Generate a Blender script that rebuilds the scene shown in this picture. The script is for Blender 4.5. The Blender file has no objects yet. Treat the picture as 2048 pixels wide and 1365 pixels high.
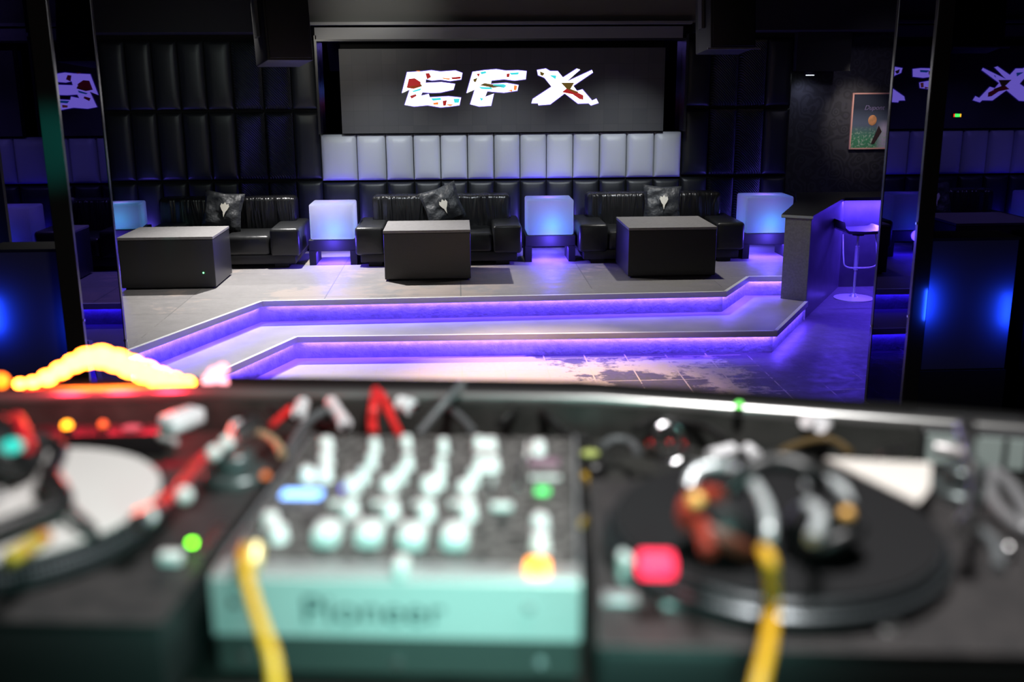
import bpy, bmesh, math, random
from mathutils import Vector, Matrix, geometry
random.seed(7)
sc = bpy.context.scene
COL = sc.collection
PI = math.pi
# ---------------------------------------------------------------- camera
ZC, F = 2.25, 2050.0
PITCH, YAW, ROLL = math.radians(14.375), math.radians(2.9), math.radians(-.35)
_cp, _sp, _cy, _sy = math.cos(PITCH), math.sin(PITCH), math.cos(YAW), math.sin(YAW)
FWD = Vector((_sy*_cp, _cy*_cp, -_sp)); _r = Vector((_cy, -_sy, 0)); _u = _r.cross(FWD)
RIGHT = math.cos(ROLL)*_r + math.sin(ROLL)*_u; UP = -math.sin(ROLL)*_r + math.cos(ROLL)*_u
cam = bpy.data.cameras.new('camera'); camo = bpy.data.objects.new('camera', cam); COL.objects.link(camo)
camo.matrix_world = Matrix(((RIGHT.x, UP.x, -FWD.x, 0), (RIGHT.y, UP.y, -FWD.y, 0), (RIGHT.z, UP.z, -FWD.z, ZC), (0, 0, 0, 1)))
cam.sensor_width = 36; cam.lens = F*36/2048; cam.clip_start = .05; cam.clip_end = 60
cam.dof.use_dof = True; cam.dof.focus_distance = 10.3; cam.dof.aperture_fstop = 1.95
sc.camera = camo
# ---------------------------------------------------------------- world, exposure
w = bpy.data.worlds.new('world'); sc.world = w; w.use_nodes = True
w.node_tree.nodes['Background'].inputs[0].default_value = (.35, .4, .6, 1)
w.node_tree.nodes['Background'].inputs[1].default_value = .004
sc.view_settings.view_transform = 'Standard'; sc.view_settings.look = 'None'
sc.view_settings.exposure = 1.5; sc.view_settings.gamma = 1
sc.cycles.use_denoising = True; sc.cycles.max_bounces = 7; sc.cycles.sample_clamp_indirect = 6
# ---------------------------------------------------------------- lights
def aim(o, loc, to):
    o.location = loc; o.rotation_euler = (Vector(to)-Vector(loc)).to_track_quat('-Z', 'Y').to_euler()
def spot(loc, to, e, col, size=60, blend=.6, rad=.06):
    l = bpy.data.lights.new('spot', 'SPOT'); l.energy = e; l.color = col; l.spot_size = math.radians(size); l.spot_blend = blend; l.shadow_soft_size = rad
    o = bpy.data.objects.new('stage_light', l); COL.objects.link(o); aim(o, loc, to); return o
def area(loc, to, e, col, sx=.5, sy=.5, spread=180):
    l = bpy.data.lights.new('area', 'AREA'); l.energy = e; l.color = col; l.shape = 'RECTANGLE'; l.size = sx; l.size_y = sy; l.spread = math.radians(spread)
    o = bpy.data.objects.new('area_light', l); COL.objects.link(o); aim(o, loc, to); return o
def point(loc, e, col, rad=.03):
    l = bpy.data.lights.new('point', 'POINT'); l.energy = e; l.color = col; l.shadow_soft_size = rad
    o = bpy.data.objects.new('point_light', l); COL.objects.link(o); o.location = loc; return o
PURP = (.10, .047, 1.0); BLUE = (.05, .06, 1.0)
spot((-1.7, 10.7, 3.05), (-1.3, 9.3, .38), 290, (1, .97, .95), 100, .9, .03)       # platform from behind
for _x in (-.75, .5, 1.75): spot((_x, 9.0, 3.1), (_x, 11.5, 1.05), 74, (.86, .93, 1), 42, 1, .05)              # silver panels
spot((-1.9, 9.1, 3.1), (-2.0, 8.6, .38), 45, (1, .97, .95), 80, 1, .1)
spot((-1.9, 8.6, 2.9), (-1.1, 11.5, 2.2), 20, (1, .96, .85), 30, 1, .1)           # left end of the screen
spot((-2.4, 8.6, 2.9), (-2.6, 11.5, 1.8), 8, (.85, 1, .95), 65, 1, .1)           # left panels
spot((.5, 8.3, 3.15), (.6, 7.35, 0), 330, (1, .74, .60), 50, .9, .05)
spot((2.2, 10.3, 3.1), (2.0, 9.9, .38), 60, (1, .97, .93), 85, 1, .05)             # above the right table            # warm pool on dance floor
area((.25, .75, 2.95), (-.05, 1.1, 1.8), 9, (1, .98, .97), .25, .25)                     # booth work light
area((.08, .15, 2.0), (-.04, .85, 1.80), .31, (.4, 1, .88), .16, .1, 60)              # teal stage wash on gear fronts
# ---------------------------------------------------------------- pixel helpers: photograph coordinate -> point on a real plane
def ray(px, py): return (RIGHT*((px-1024)/F) - UP*((py-682.5)/F) + FWD)
def G(px, py, Z): d = ray(px, py); t = (Z-ZC)/d.z; return Vector((d.x*t, d.y*t, Z))
def V(px, py, Y): d = ray(px, py); t = Y/d.y; return Vector((d.x*t, Y, ZC+d.z*t))
# ---------------------------------------------------------------- materials
_M = {}
def mat(name, col=(.5, .5, .5), rough=.5, metal=0, emit=None, es=1, spec=.5, bump=None, noise=None, coat=0, alpha=None):
    if name in _M: return _M[name]
    m = bpy.data.materials.new(name); m.use_nodes = True; nt = m.node_tree; b = nt.nodes['Principled BSDF']
    b.inputs['Base Color'].default_value = (*col, 1); b.inputs['Roughness'].default_value = rough; b.inputs['Metallic'].default_value = metal
    b.inputs['Specular IOR Level'].default_value = spec; b.inputs['Coat Weight'].default_value = coat
    if emit: b.inputs['Emission Color'].default_value = (*emit, 1); b.inputs['Emission Strength'].default_value = es
    tc = nt.nodes.new('ShaderNodeTexCoord')
    if noise:      # (scale, other colour, contrast)
        n = nt.nodes.new('ShaderNodeTexNoise'); n.inputs['Scale'].default_value = noise[0]; n.inputs['Detail'].default_value = 6
        r = nt.nodes.new('ShaderNodeValToRGB'); r.color_ramp.elements[0].position = .5-noise[2]; r.color_ramp.elements[1].position = .5+noise[2]
        r.color_ramp.elements[0].color = (*col, 1); r.color_ramp.elements[1].color = (*noise[1], 1)
        nt.links.new(tc.outputs['Object'], n.inputs['Vector']); nt.links.new(n.outputs[0], r.inputs[0]); nt.links.new(r.outputs[0], b.inputs['Base Color'])
    if bump:       # (kind, scale, strength, distance)
        if bump[0] == 'noise':
            t = nt.nodes.new('ShaderNodeTexNoise'); t.inputs['Scale'].default_value = bump[1]; t.inputs['Detail'].default_value = 3
        elif bump[0] == 'wave':
            t = nt.nodes.new('ShaderNodeTexWave'); t.inputs['Scale'].default_value = bump[1]; t.inputs['Distortion'].default_value = 6; t.inputs['Detail'].default_value = 1.5; t.inputs['Detail Scale'].default_value = .8
        elif bump[0] == 'fold':
            t = nt.nodes.new('ShaderNodeTexNoise'); t.inputs['Scale'].default_value = 1; t.inputs['Detail'].default_value = 2.5; t.inputs['Distortion'].default_value = .6
            mpp = nt.nodes.new('ShaderNodeMapping'); mpp.inputs['Scale'].default_value = (11, 3, 1.4); mpp.inputs['Rotation'].default_value = (0, .25, 0); nt.links.new(tc.outputs['Object'], mpp.inputs[0]); nt.links.new(mpp.outputs[0], t.inputs['Vector'])
        elif bump[0] == 'weave':
            t = nt.nodes.new('ShaderNodeTexWave'); t.wave_type = 'BANDS'; t.bands_direction = 'DIAGONAL'; t.inputs['Scale'].default_value = bump[1]
        out = t.outputs[0]
        if bump[0] != 'fold': nt.links.new(tc.outputs['Object'], t.inputs['Vector'])
        bp = nt.nodes.new('ShaderNodeBump'); bp.inputs['Strength'].default_value = bump[2]; bp.inputs['Distance'].default_value = bump[3]
        nt.links.new(out, bp.inputs['Height']); nt.links.new(bp.outputs[0], b.inputs['Normal'])
    _M[name] = m; return m
black = mat('black matte', (.012, .012, .013), .7)
soot = mat('black paint', (.006, .006, .007), .9)
gloss = bpy.data.materials.new('dark tinted mirror'); gloss.use_nodes = True; _nt = gloss.node_tree; _nt.nodes.clear()
_o = _nt.nodes.new('ShaderNodeOutputMaterial'); _g = _nt.nodes.new('ShaderNodeBsdfAnisotropic'); _g.inputs['Roughness'].default_value = .015
_g.inputs['Color'].default_value = (.03, .022, .12, 1); _nt.links.new(_g.outputs[0], _o.inputs[0]); _M['black mirror'] = gloss
leather = mat('black leather', (.014, .014, .015), .28, bump=('fold', 1, 1, .06))
leather2 = mat('black leather smooth', (.016, .017, .018), .36, bump=('noise', 9, .25, .02))
padblack = mat('black padded vinyl', (.014, .016, .018), .42, bump=('noise', 60, .15, .004))
padweave = mat('black woven vinyl', (.013, .016, .018), .35, bump=('weave', 22, 1, .01))
silver = mat('silver padded vinyl', (.56, .58, .62), .42, bump=('noise', 50, .2, .004))
tablem = mat('dark laminate', (.015, .015, .016), .36, spec=.7, bump=('noise', 220, .3, .002), noise=(300, (.03, .03, .03), .2))
alu = mat('brushed aluminium', (.7, .7, .7), .3, 1)
chrome = mat('chrome', (.8, .8, .82), .12, 1)
dgrey = mat('dark grey plastic', (.05, .052, .055), .45)
whitep = mat('white plastic', (.82, .82, .8), .4)
def emis(name, c, s):
    if name in _M: return _M[name]
    m = bpy.data.materials.new(name); m.use_nodes = True; nt = m.node_tree
    b = nt.nodes['Principled BSDF']; b.inputs['Base Color'].default_value = (.02, .02, .02, 1)
    b.inputs['Emission Color'].default_value = (*c, 1); b.inputs['Emission Strength'].default_value = s
    _M[name] = m; return m
def mx(nt, a, b, fac):
    n = nt.nodes.new('ShaderNodeMix'); n.data_type = 'RGBA'
    for s, v in ((0, fac), (6, a), (7, b)):
        if hasattr(v, 'links'): nt.links.new(v, n.inputs[s])
        else: n.inputs[s].default_value = v if s == 0 else (*v, 1)
    return n.outputs[2]
def ma(nt, op, a, b=0.0, c=0.0):
    n = nt.nodes.new('ShaderNodeMath'); n.operation = op
    for i, v in enumerate((a, b, c)):
        if hasattr(v, 'links'): nt.links.new(v, n.inputs[i])
        else: n.inputs[i].default_value = v
    return n.outputs[0]
def ramp(nt, v, p0, p1, c0=0, c1=1):
    n = nt.nodes.new('ShaderNodeMapRange'); nt.links.new(v, n.inputs[0])
    n.inputs[1].default_value = p0; n.inputs[2].default_value = p1; n.inputs[3].default_value = c0; n.inputs[4].default_value = c1; return n.outputs[0]
def noise(nt, vec, scale, detail=4, rough=.5):
    n = nt.nodes.new('ShaderNodeTexNoise'); n.inputs['Scale'].default_value = scale; n.inputs['Detail'].default_value = detail; n.inputs['Roughness'].default_value = rough
    nt.links.new(vec, n.inputs['Vector']); return n.outputs[0]
def floor_mat(name, tile, dark, worn, bias, grout, rough):
    """tiles whose dark finish has worn off in patches down to a pale base"""
    m = bpy.data.materials.new(name); m.use_nodes = True; nt = m.node_tree; b = nt.nodes['Principled BSDF']
    g = nt.nodes.new('ShaderNodeNewGeometry'); sep = nt.nodes.new('ShaderNodeSeparateXYZ'); nt.links.new(g.outputs['Position'], sep.inputs[0])
    br = nt.nodes.new('ShaderNodeTexBrick'); br.offset = 0; br.inputs['Scale'].default_value = 1; br.inputs['Brick Width'].default_value = tile[0]; br.inputs['Row Height'].default_value = tile[1]
    br.inputs['Mortar Size'].default_value = .006; br.inputs['Mortar Smooth'].default_value = .2
    br.inputs['Color1'].default_value = (0, 0, 0, 1); br.inputs['Color2'].default_value = (1, 1, 1, 1)
    nt.links.new(g.outputs['Position'], br.inputs['Vector'])
    n1 = noise(nt, g.outputs['Position'], 1.1, 2); n2 = noise(nt, g.outputs['Position'], 9, 6, .7)
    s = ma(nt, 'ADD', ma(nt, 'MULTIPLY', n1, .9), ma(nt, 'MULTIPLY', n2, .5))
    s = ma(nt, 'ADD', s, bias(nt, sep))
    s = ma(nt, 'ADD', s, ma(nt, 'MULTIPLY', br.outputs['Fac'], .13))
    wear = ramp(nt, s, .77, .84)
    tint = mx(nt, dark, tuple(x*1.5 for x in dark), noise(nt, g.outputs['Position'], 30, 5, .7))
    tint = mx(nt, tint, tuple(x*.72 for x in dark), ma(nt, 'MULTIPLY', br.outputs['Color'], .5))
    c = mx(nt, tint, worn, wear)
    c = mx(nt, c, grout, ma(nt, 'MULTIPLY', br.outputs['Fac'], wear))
    nt.links.new(c, b.inputs['Base Color']); b.inputs['Roughness'].default_value = rough
    nt.links.new(ramp(nt, n2, .3, .7, rough-.1, rough+.12), b.inputs['Roughness'])
    return m
def bias_low(nt, sep):   # warm light painted as extra wear in front of the steps, fading towards the bar
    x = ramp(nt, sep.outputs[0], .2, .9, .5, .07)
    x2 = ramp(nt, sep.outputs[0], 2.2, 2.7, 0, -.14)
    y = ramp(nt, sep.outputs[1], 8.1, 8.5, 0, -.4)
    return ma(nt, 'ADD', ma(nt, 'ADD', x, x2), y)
def bias_up(nt, sep):
    return ramp(nt, sep.outputs[0], -1, 3, .04, -.03)
m_floor = floor_mat('worn and lit tile floor', (.34, .34), (.07, .06, .065), (.5, .41, .37), bias_low, (.5, .4, .33), .5)
m_plat = floor_mat('platform floor', (1.2, .6), (.21, .20, .195), (.33, .28, .25), bias_up, (.16, .155, .15), .55)
m_step = mat('step tread', (.3, .29, .3), .5, noise=(3, (.4, .38, .38), .2))
m_riser = mat('riser carpet', (.28, .26, .32), .85, noise=(14, (.42, .4, .48), .25), bump=('noise', 40, .5, .01))
m_nose = mat('metal step nosing', (.85, .85, .86), .45, .05)
m_led = emis('violet led strip', (.42, .22, 1), 2)
# ---------------------------------------------------------------- mesh helpers
class MB:
    def __init__(s): s.bm = bmesh.new()
    def add(s, verts, faces):
        vs = [s.bm.verts.new(v) for v in verts]
        for f in faces:
            try: s.bm.faces.new([vs[i] for i in f])
            except ValueError: pass
        return s
    def box(s, x0, x1, y0, y1, z0, z1, bev=0, seg=2, M=None):
        r = bmesh.ops.create_cube(s.bm, size=1)['verts']
        for v in r: v.co = Vector(((x0+x1)/2+v.co.x*(x1-x0), (y0+y1)/2+v.co.y*(y1-y0), (z0+z1)/2+v.co.z*(z1-z0)))
        if bev:
            es = list({e for v in r for e in v.link_edges})
            r2 = bmesh.ops.bevel(s.bm, geom=es, offset=bev, segments=seg, profile=.5, affect='EDGES'); r = list({v for f in r2['faces'] for v in f.verts} | {v for v in r if v.is_valid})
        if M: bmesh.ops.transform(s.bm, matrix=M, verts=[v for v in r if v.is_valid])
        return s
    def prism(s, pts, z0, z1):
        n = len(pts); v = [(p[0], p[1], z0) for p in pts]+[(p[0], p[1], z1) for p in pts]
        tri = geometry.tessellate_polygon([[Vector((p[0], p[1], 0)) for p in pts]])
        s.add(v, [tuple(t) for t in tri]+[tuple(i+n for i in t) for t in tri]+[(i, (i+1) % n, (i+1) % n+n, i+n) for i in range(n)])
        return s
    def lathe(s, prof, c=(0, 0, 0), seg=32, M=None):   # prof: (r,z) list
        M = M or Matrix.Translation(c); rings = []
        for r, z in prof:
            if r < 1e-6: rings.append([s.bm.verts.new(M @ Vector((0, 0, z)))])
            else: rings.append([s.bm.verts.new(M @ Vector((r*math.cos(2*PI*i/seg), r*math.sin(2*PI*i/seg), z))) for i in range(seg)])
        for a, b in zip(rings, rings[1:]):
            for i in range(seg):
                j = (i+1) % seg
                if len(a) == 1 and len(b) == 1: continue
                if len(a) == 1: s.bm.faces.new((a[0], b[i], b[j]))
                elif len(b) == 1: s.bm.faces.new((a[i], a[j], b[0]))
                else: s.bm.faces.new((a[i], a[j], b[j], b[i]))
        return s
    def cyl(s, c, r, h, seg=24, bev=0, M=None):
        b = min(bev, r*.5, h*.5)
        p = [(0, 0), (r-b, 0), (r, b), (r, h-b), (r-b, h), (0, h)] if b else [(0, 0), (r, 0), (r, h), (0, h)]
        return s.lathe(p, c, seg, M)
    def ball(s, c, r, seg=16, sc=(1, 1, 1)):
        n = 9; M = Matrix.Translation(c) @ Matrix.Diagonal((*sc, 1))
        return s.lathe([(r*math.sin(PI*i/n), -r*math.cos(PI*i/n)) for i in range(n+1)], seg=seg, M=M)
    def tube(s, pts, r, seg=10, smooth=True, closed=False):
        pts = [Vector(p) for p in pts]
        if smooth and len(pts) > 2:
            P = ([pts[-1]]+pts+pts[:2]) if closed else [pts[0]]+pts+[pts[-1]]; out = []
            for i in range(1, len(P)-2):
                a, b, c, d = P[i-1:i+3]
                for k in range(8):
                    t = k/8; out.append(.5*((2*b)+(-a+c)*t+(2*a-5*b+4*c-d)*t*t+(-a+3*b-3*c+d)*t**3))
            if not closed: out.append(pts[-1])
            pts = out
        rings = []; n = len(pts); prev = None
        for i, p in enumerate(pts):
            t = (pts[(i+1) % n]-pts[i-1]) if (closed or 0 < i < n-1) else (pts[1]-pts[0] if i == 0 else pts[-1]-pts[-2])
            t.normalize()
            if prev is None: u = t.orthogonal().normalized()
            else:
                u = prev-t*prev.dot(t); u = u.normalized() if u.length > 1e-6 else t.orthogonal().normalized()
            prev = u; v = t.cross(u); rr = r(i/(n-1)) if callable(r) else r
            rings.append([s.bm.verts.new(p+u*rr*math.cos(2*PI*k/seg)+v*rr*math.sin(2*PI*k/seg)) for k in range(seg)])
        pairs = list(zip(rings, rings[1:]))+([(rings[-1], rings[0])] if closed else [])
        for a, b in pairs:
            for k in range(seg): s.bm.faces.new((a[k], a[(k+1) % seg], b[(k+1) % seg], b[k]))
        if not closed: s.bm.faces.new(rings[0][::-1]); s.bm.faces.new(rings[-1])
        return s
    def build(s, name, m, parent=None, smooth=True, loc=None):
        bmesh.ops.recalc_face_normals(s.bm, faces=s.bm.faces)
        me = bpy.data.meshes.new(name)
        if loc is not None: bmesh.ops.translate(s.bm, verts=s.bm.verts, vec=-Vector(loc))
        s.bm.to_mesh(me); s.bm.free()
        if smooth:
            for p in me.polygons: p.use_smooth = True
            try: me.set_sharp_from_angle(angle=math.radians(38))
            except Exception: pass
        me.materials.append(m); o = bpy.data.objects.new(name, me); COL.objects.link(o)
        if loc is not None: o.location = loc
        if parent:
            o.parent = parent
        return o
def tag(o, label, cat, group=None, kind=None):
    o['label'] = label; o['category'] = cat
    if group: o['group'] = group
    if kind: o['kind'] = kind
    return o
def thing(name, loc, label, cat, group=None, rz=0):
    o = bpy.data.objects.new(name, None); COL.objects.link(o); o.location = loc; o.rotation_euler = (0, 0, rz); o.empty_display_size = .1
    return tag(o, label, cat, group)
def struct(o): o['kind'] = 'structure'; return o
def under(o, p, q=None):     # parent keeping world placement (parents are unrotated empties at p.location)
    o.parent = p; o.matrix_parent_inverse = Matrix.LocRotScale(p.location, p.rotation_euler, None).inverted()
    if q: o.parent = q; o.matrix_parent_inverse = q.matrix_parent_inverse.inverted_safe() @ o.matrix_parent_inverse if False else Matrix()
    return o
# ================================================================ SETTING
PZ = .38
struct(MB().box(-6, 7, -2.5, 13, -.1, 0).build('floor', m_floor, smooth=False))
struct(MB().box(-6, 7, -2.5, 13, 3.3, 3.4).build('ceiling', soot, smooth=False))
struct(MB().box(-4.25, 3.7, 11.55, 11.75, 0, 3.3).build('wall_back', soot, smooth=False))
struct(MB().box(-4.4, -4.25, -2.5, 11.75, 0, 3.3).build('wall_left', soot, smooth=False))
struct(MB().box(6.2, 6.4, -2.5, 13, 0, 3.3).build('wall_right', soot, smooth=False))
struct(MB().box(-6, 7, -2.6, -2.5, 0, 3.3).build('wall_front', soot, smooth=False))
# damask side wall behind the bar
m = bpy.data.materials.new('dark damask wallpaper'); m.use_nodes = True; nt = m.node_tree; b = nt.nodes['Principled BSDF']
g = nt.nodes.new('ShaderNodeNewGeometry'); vo = nt.nodes.new('ShaderNodeTexVoronoi'); vo.inputs['Scale'].default_value = 8; vo.feature = 'SMOOTH_F1'
nt.links.new(g.outputs['Position'], vo.inputs['Vector'])
rings = ma(nt, 'SINE', ma(nt, 'MULTIPLY', vo.outputs['Distance'], 30)); k = ramp(nt, ma(nt, 'ADD', rings, ma(nt, 'MULTIPLY', noise(nt, g.outputs['Position'], 22, 3), 2)), .9, 1.3)
nt.links.new(mx(nt, (.018, .018, .022), (.03, .03, .036), k), b.inputs['Base Color']); b.inputs['Roughness'].default_value = .5
struct(MB().box(3.7, 6.2, 11.9, 12.1, 0, 3.3).build('wall_bar', m, smooth=False))
# soffit and bulkhead above the screen
struct(MB().box(-4.25, -1.62, 10.9, 11.55, 2.72, 3.3).box(2.55, 6.2, 10.9, 11.55, 2.72, 3.3).build('trim_1', soot, smooth=False))
struct(MB().box(-1.62, 2.55, 11.3, 11.55, 2.82, 3.3).build('trim_2', mat('grey bulkhead', (.12, .12, .115), .6), smooth=False))
struct(MB().box(-1.55, 2.5, 11.22, 11.32, 2.80, 2.83).box(-1.48, 2.42, 11.3, 11.5, 2.66, 2.78).build('trim_3', mat('grey bulkhead rail', (.2, .2, .2), .4, .3), smooth=False))
# ---- platform and steps
E1 = [(-2.60, 6.75), (-1.75, 8.87), (2.36, 8.95), (2.76, 9.64), (3.2, 9.62)]
E2 = [(-2.01, 6.75), (-1.38, 8.32), (2.61, 8.22), (3.24, 9.33)]
plat = MB().prism(E1+[(3.4, 9.62), (4.0, 10.95), (4.0, 11.55), (-4.25, 11.55), (-4.25, 6.75)], .0, PZ-.03).build('platform', m_riser, smooth=False); struct(plat)
def outset(E, d):   # offset polyline to the outside (towards the camera)
    out = []
    for i, p in enumerate(E):
        n = Vector((0, 0))
        for a, b in ((i-1, i), (i, i+1)):
            if a >= 0 and b < len(E):
                t = (Vector(E[b])-Vector(E[a])).normalized(); n += Vector((t.y, -t.x))
        n = n/ (n.length**2/ (1 if n.length < 1.01 else 2)) if n.length > 0 else n
        out.append((p[0]+n.x*d, p[1]+n.y*d))
    return out
O1, O2 = outset(E1, .035), outset(E2, .035)
plt = MB().prism(O1+[(3.4, 9.62), (4.0, 10.95), (4.0, 11.55), (-4.25, 11.55), (-4.25, 6.75)], PZ-.03, PZ).build('floor_platform', m_plat, smooth=False); struct(plt)
st = MB().prism(E2+[(3.22, 9.60)]+E1[::-1][1:], 0, .16).build('step', m_riser, smooth=False); struct(st)
sp = MB().prism(O2+[(3.22, 9.60)]+E1[::-1][1:], .16, .19).build('step_tread', m_step, smooth=False); struct(sp)
def along(E, fn):
    for a, b in zip(E, E[1:]): fn(Vector((*a, 0)), Vector((*b, 0)))
for E, z, nm in ((O1, PZ, 'upper'), (O2, .19, 'lower')):
    nose = MB(); led = MB(); EE = E1 if nm == 'upper' else E2
    def seg(a, b):
        t = (b-a).normalized(); n = Vector((t.y, -t.x, 0)); L = (b-a).length; mid = (a+b)/2
        R3 = Matrix(((t.x, n.x, 0), (t.y, n.y, 0), (0, 0, 1))).to_4x4()
        nose.box(-L/2-.003, L/2+.003, -.028, .004, -.033, .004, M=Matrix.Translation(mid+Vector((0, 0, z))) @ R3)
        nose.box(-L/2-.003, L/2+.003, -.004, .004, -.046, -.03, M=Matrix.Translation(mid+Vector((0, 0, z))) @ R3)
        led.box(-L/2+.02, L/2-.02, -.028, -.018, -.042, -.034, M=Matrix.Translation(mid+Vector((0, 0, z))) @ R3)
        k = (nm == 'upper' and a.x > 2.7)
        l = area(mid+Vector((0, 0, z-.045))-n*.012, mid+Vector((0, 0, z-1))-n*.35, L*3.1*(.55 if nm == 'upper' and b.x > 2 and a.x < 0 else .7), PURP, L*.98, .012)
        zz = (Vector((0, 0, 1))+n*.35).normalized(); yy = zz.cross(t).normalized()
        rot = Matrix((t, yy, zz)).transposed(); l.rotation_euler = rot.to_euler()
    along(E, seg)
    struct(nose.build('trim_4' if nm == 'upper' else 'trim_5', m_nose, smooth=False))
    tag(led.build('led_strip', m_led, smooth=False), f'thin violet LED strip under the nosing of the {nm} step', 'light strip')
# ================================================================ WALL PANELS
rowsZ = [(1.935, 2.66), (1.185, 1.915), (.40, 1.165)]
WY = 11.49
def xs(pxs, y): return [V(p, y, WY).x for p in pxs]
left_x = xs([214, 266, 318, 369, 421, 474, 533, 589, 642], 300)
cen_x = xs([642, 714, 772, 827, 881, 935, 988, 1040, 1093, 1146, 1199, 1253, 1308, 1362], 310)
right_x = xs([1364, 1417, 1471, 1526, 1577], 300)
def ordn(i): return ['first', 'second', 'third', 'fourth', 'fifth', 'sixth', 'seventh', 'eighth', 'ninth', 'tenth', 'eleventh', 'twelfth', 'thirteenth'][i]
def panel(x0, x1, z0, z1, m, label, group, th=.07):
    bm = MB(); nx, nz = 8, 12; dx, dz = (x1-x0)/2-.004, (z1-z0)/2-.004
    def h(u, v):
        e = min((1-abs(u))*dx, (1-abs(v))*dz); return th*(.45+.55*(1-math.exp(-e/.018)))+.006*(1-u*u)*(1-v*v)
    us = [-1, -.97, -.9, -.75, -.4, 0, .4, .75, .9, .97, 1]; vs = [-1, -.985, -.95, -.88, -.6, -.2, .2, .6, .88, .95, .985, 1]
    V_ = [(u*dx, -h(u, v), v*dz) for v in vs for u in us]; nu = len(us); nv = len(vs)
    F_ = [(j*nu+i, j*nu+i+1, (j+1)*nu+i+1, (j+1)*nu+i) for j in range(nv-1) for i in range(nu-1)]
    rim = [i for i in range(nu)]+[j*nu+nu-1 for j in range(1, nv)]+[(nv-1)*nu+i for i in range(nu-2, -1, -1)]+[j*nu for j in range(nv-2, 0, -1)]
    base = len(V_); V_ += [(V_[i][0], 0, V_[i][2]) for i in rim]; n = len(rim)
    F_ += [(rim[i], rim[(i+1) % n], base+(i+1) % n, base+i) for i in range(n)]+[tuple(base+i for i in range(n))]
    bm.add(V_, F_); o = bm.build('padded_panel', m); o.location = ((x0+x1)/2, 11.55, (z0+z1)/2)
    o.data.set_sharp_from_angle(angle=math.radians(80))
    return tag(o, label, 'wall panel', group)
RN = ['top', 'middle', 'bottom']
for r, (z0, z1) in enumerate(rowsZ):
    for i in range(8):
        wv = i in (5, 6)
        panel(left_x[i], left_x[i+1], z0, z1, padweave if wv else padblack, f'{"woven textured" if wv else "smooth"} black wall pad, {ordn(i)} from left, {RN[r]} row left of the screen', 'black padded panels left of the screen')
    for i in range(4):
        wv = i in (1, 2)
        panel(right_x[i], right_x[i+1], z0, z1, padweave if wv else padblack, f'{"woven textured" if wv else "smooth"} dark wall pad, {ordn(i)} right of the screen, {RN[r]} row', 'black padded panels right of the screen')
for i in range(13):
    panel(cen_x[i], cen_x[i+1], 1.165, 1.67, silver, f'silver padded wall panel under the screen, {ordn(i)} from the left', 'silver padded panels under the screen', .1)
    panel(cen_x[i], cen_x[i+1], .40, 1.15, padblack, f'black padded panel below the silver row, {ordn(i)} from the left', 'black padded panels below the silver row')
# ================================================================ SCREEN
SY = 11.42
m = bpy.data.materials.new('led screen face'); m.use_nodes = True; nt = m.node_tree; b = nt.nodes['Principled BSDF']
g = nt.nodes.new('ShaderNodeNewGeometry'); br = nt.nodes.new('ShaderNodeTexBrick'); br.offset = 0
mp = nt.nodes.new('ShaderNodeVectorMath'); mp.operation = 'MULTIPLY'; mp.inputs[1].default_value = (1, 1, 1); sp_ = nt.nodes.new('ShaderNodeSeparateXYZ'); cb = nt.nodes.new('ShaderNodeCombineXYZ')
nt.links.new(g.outputs['Position'], sp_.inputs[0]); nt.links.new(sp_.outputs[0], cb.inputs[0]); nt.links.new(sp_.outputs[2], cb.inputs[1])
nt.links.new(cb.outputs[0], br.inputs['Vector']); br.inputs['Scale'].default_value = 1; br.inputs['Brick Width'].default_value = .16; br.inputs['Row Height'].default_value = .16; br.inputs['Mortar Size'].default_value = .002
br.inputs['Color1'].default_value = (.075, .073, .07, 1); br.inputs['Color2'].default_value = (.06, .06, .06, 1); br.inputs['Mortar'].default_value = (.05, .05, .05, 1)
nt.links.new(br.outputs[0], b.inputs['Base Color']); b.inputs['Roughness'].default_value = .5
a0, a1 = V(677, 98, SY), V(1326, 262, SY)
scr = thing('led_screen', ((a0.x+a1.x)/2, SY, 1.68), 'wide dark LED video screen on the back wall showing EFX', 'screen')
under(MB().box(a0.x, a1.x, SY, SY+.1, 1.68, a0.z).build('screen_face', m, smooth=False), scr)
fr = MB().box(a0.x-.24, a0.x-.215, 11.30, 11.55, 1.68, 2.70).box(a1.x+.2, a1.x+.225, 11.30, 11.55, 1.68, 2.70).box(a0.x-.215, a1.x+.2, 11.3, 11.55, 2.64, 2.66)
under(fr.build('frame', mat('frame black gloss', (.03, .03, .032), .25), smooth=False), scr)
for xa, xb in ((a0.x-.215, a0.x-.002), (a1.x+.002, a1.x+.2)): under(MB().box(xa, xb, 11.53, 11.55, 1.68, 2.64).build('side_panel', gloss, smooth=False), scr)
def zp(x, y): return V(780+x/4.6545, 120+y/4.6545, SY-.004)
def sub(o, p):
    o.parent = p; o.matrix_parent_inverse = Matrix(); o.location = (0, 0, 0); return o
def flat(polys, name, mm, dy=0.0, parent=scr, label=None):
    bm = MB()
    for poly in polys:
        p = [zp(*q)+Vector((0, -dy, 0)) for q in poly]
        tri = geometry.tessellate_polygon([[Vector((q.x, q.z, 0)) for q in p]]); n = len(p)
        bm.add([tuple(q) for q in p]+[(q.x, q.y+.004+dy, q.z) for q in p], [tuple(t) for t in tri]+[(i, (i+1) % n, (i+1) % n+n, i+n) for i in range(n)])
    o = under(bm.build(name, mm, smooth=False), parent)
    if label: o['label'] = label
    return o
EW = emis('screen white', (1, .97, 1), 1.3); ER = emis('screen red', (.45, .02, .02), .3); EC = emis('screen cyan', (.05, .75, .8), .35); EO = emis('screen orange', (1, .25, .05), .35); EB = emis('screen brown', (.1, .06, .01), .4); EG = emis('screen halo violet', (.25, .18, .9), .3)
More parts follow.
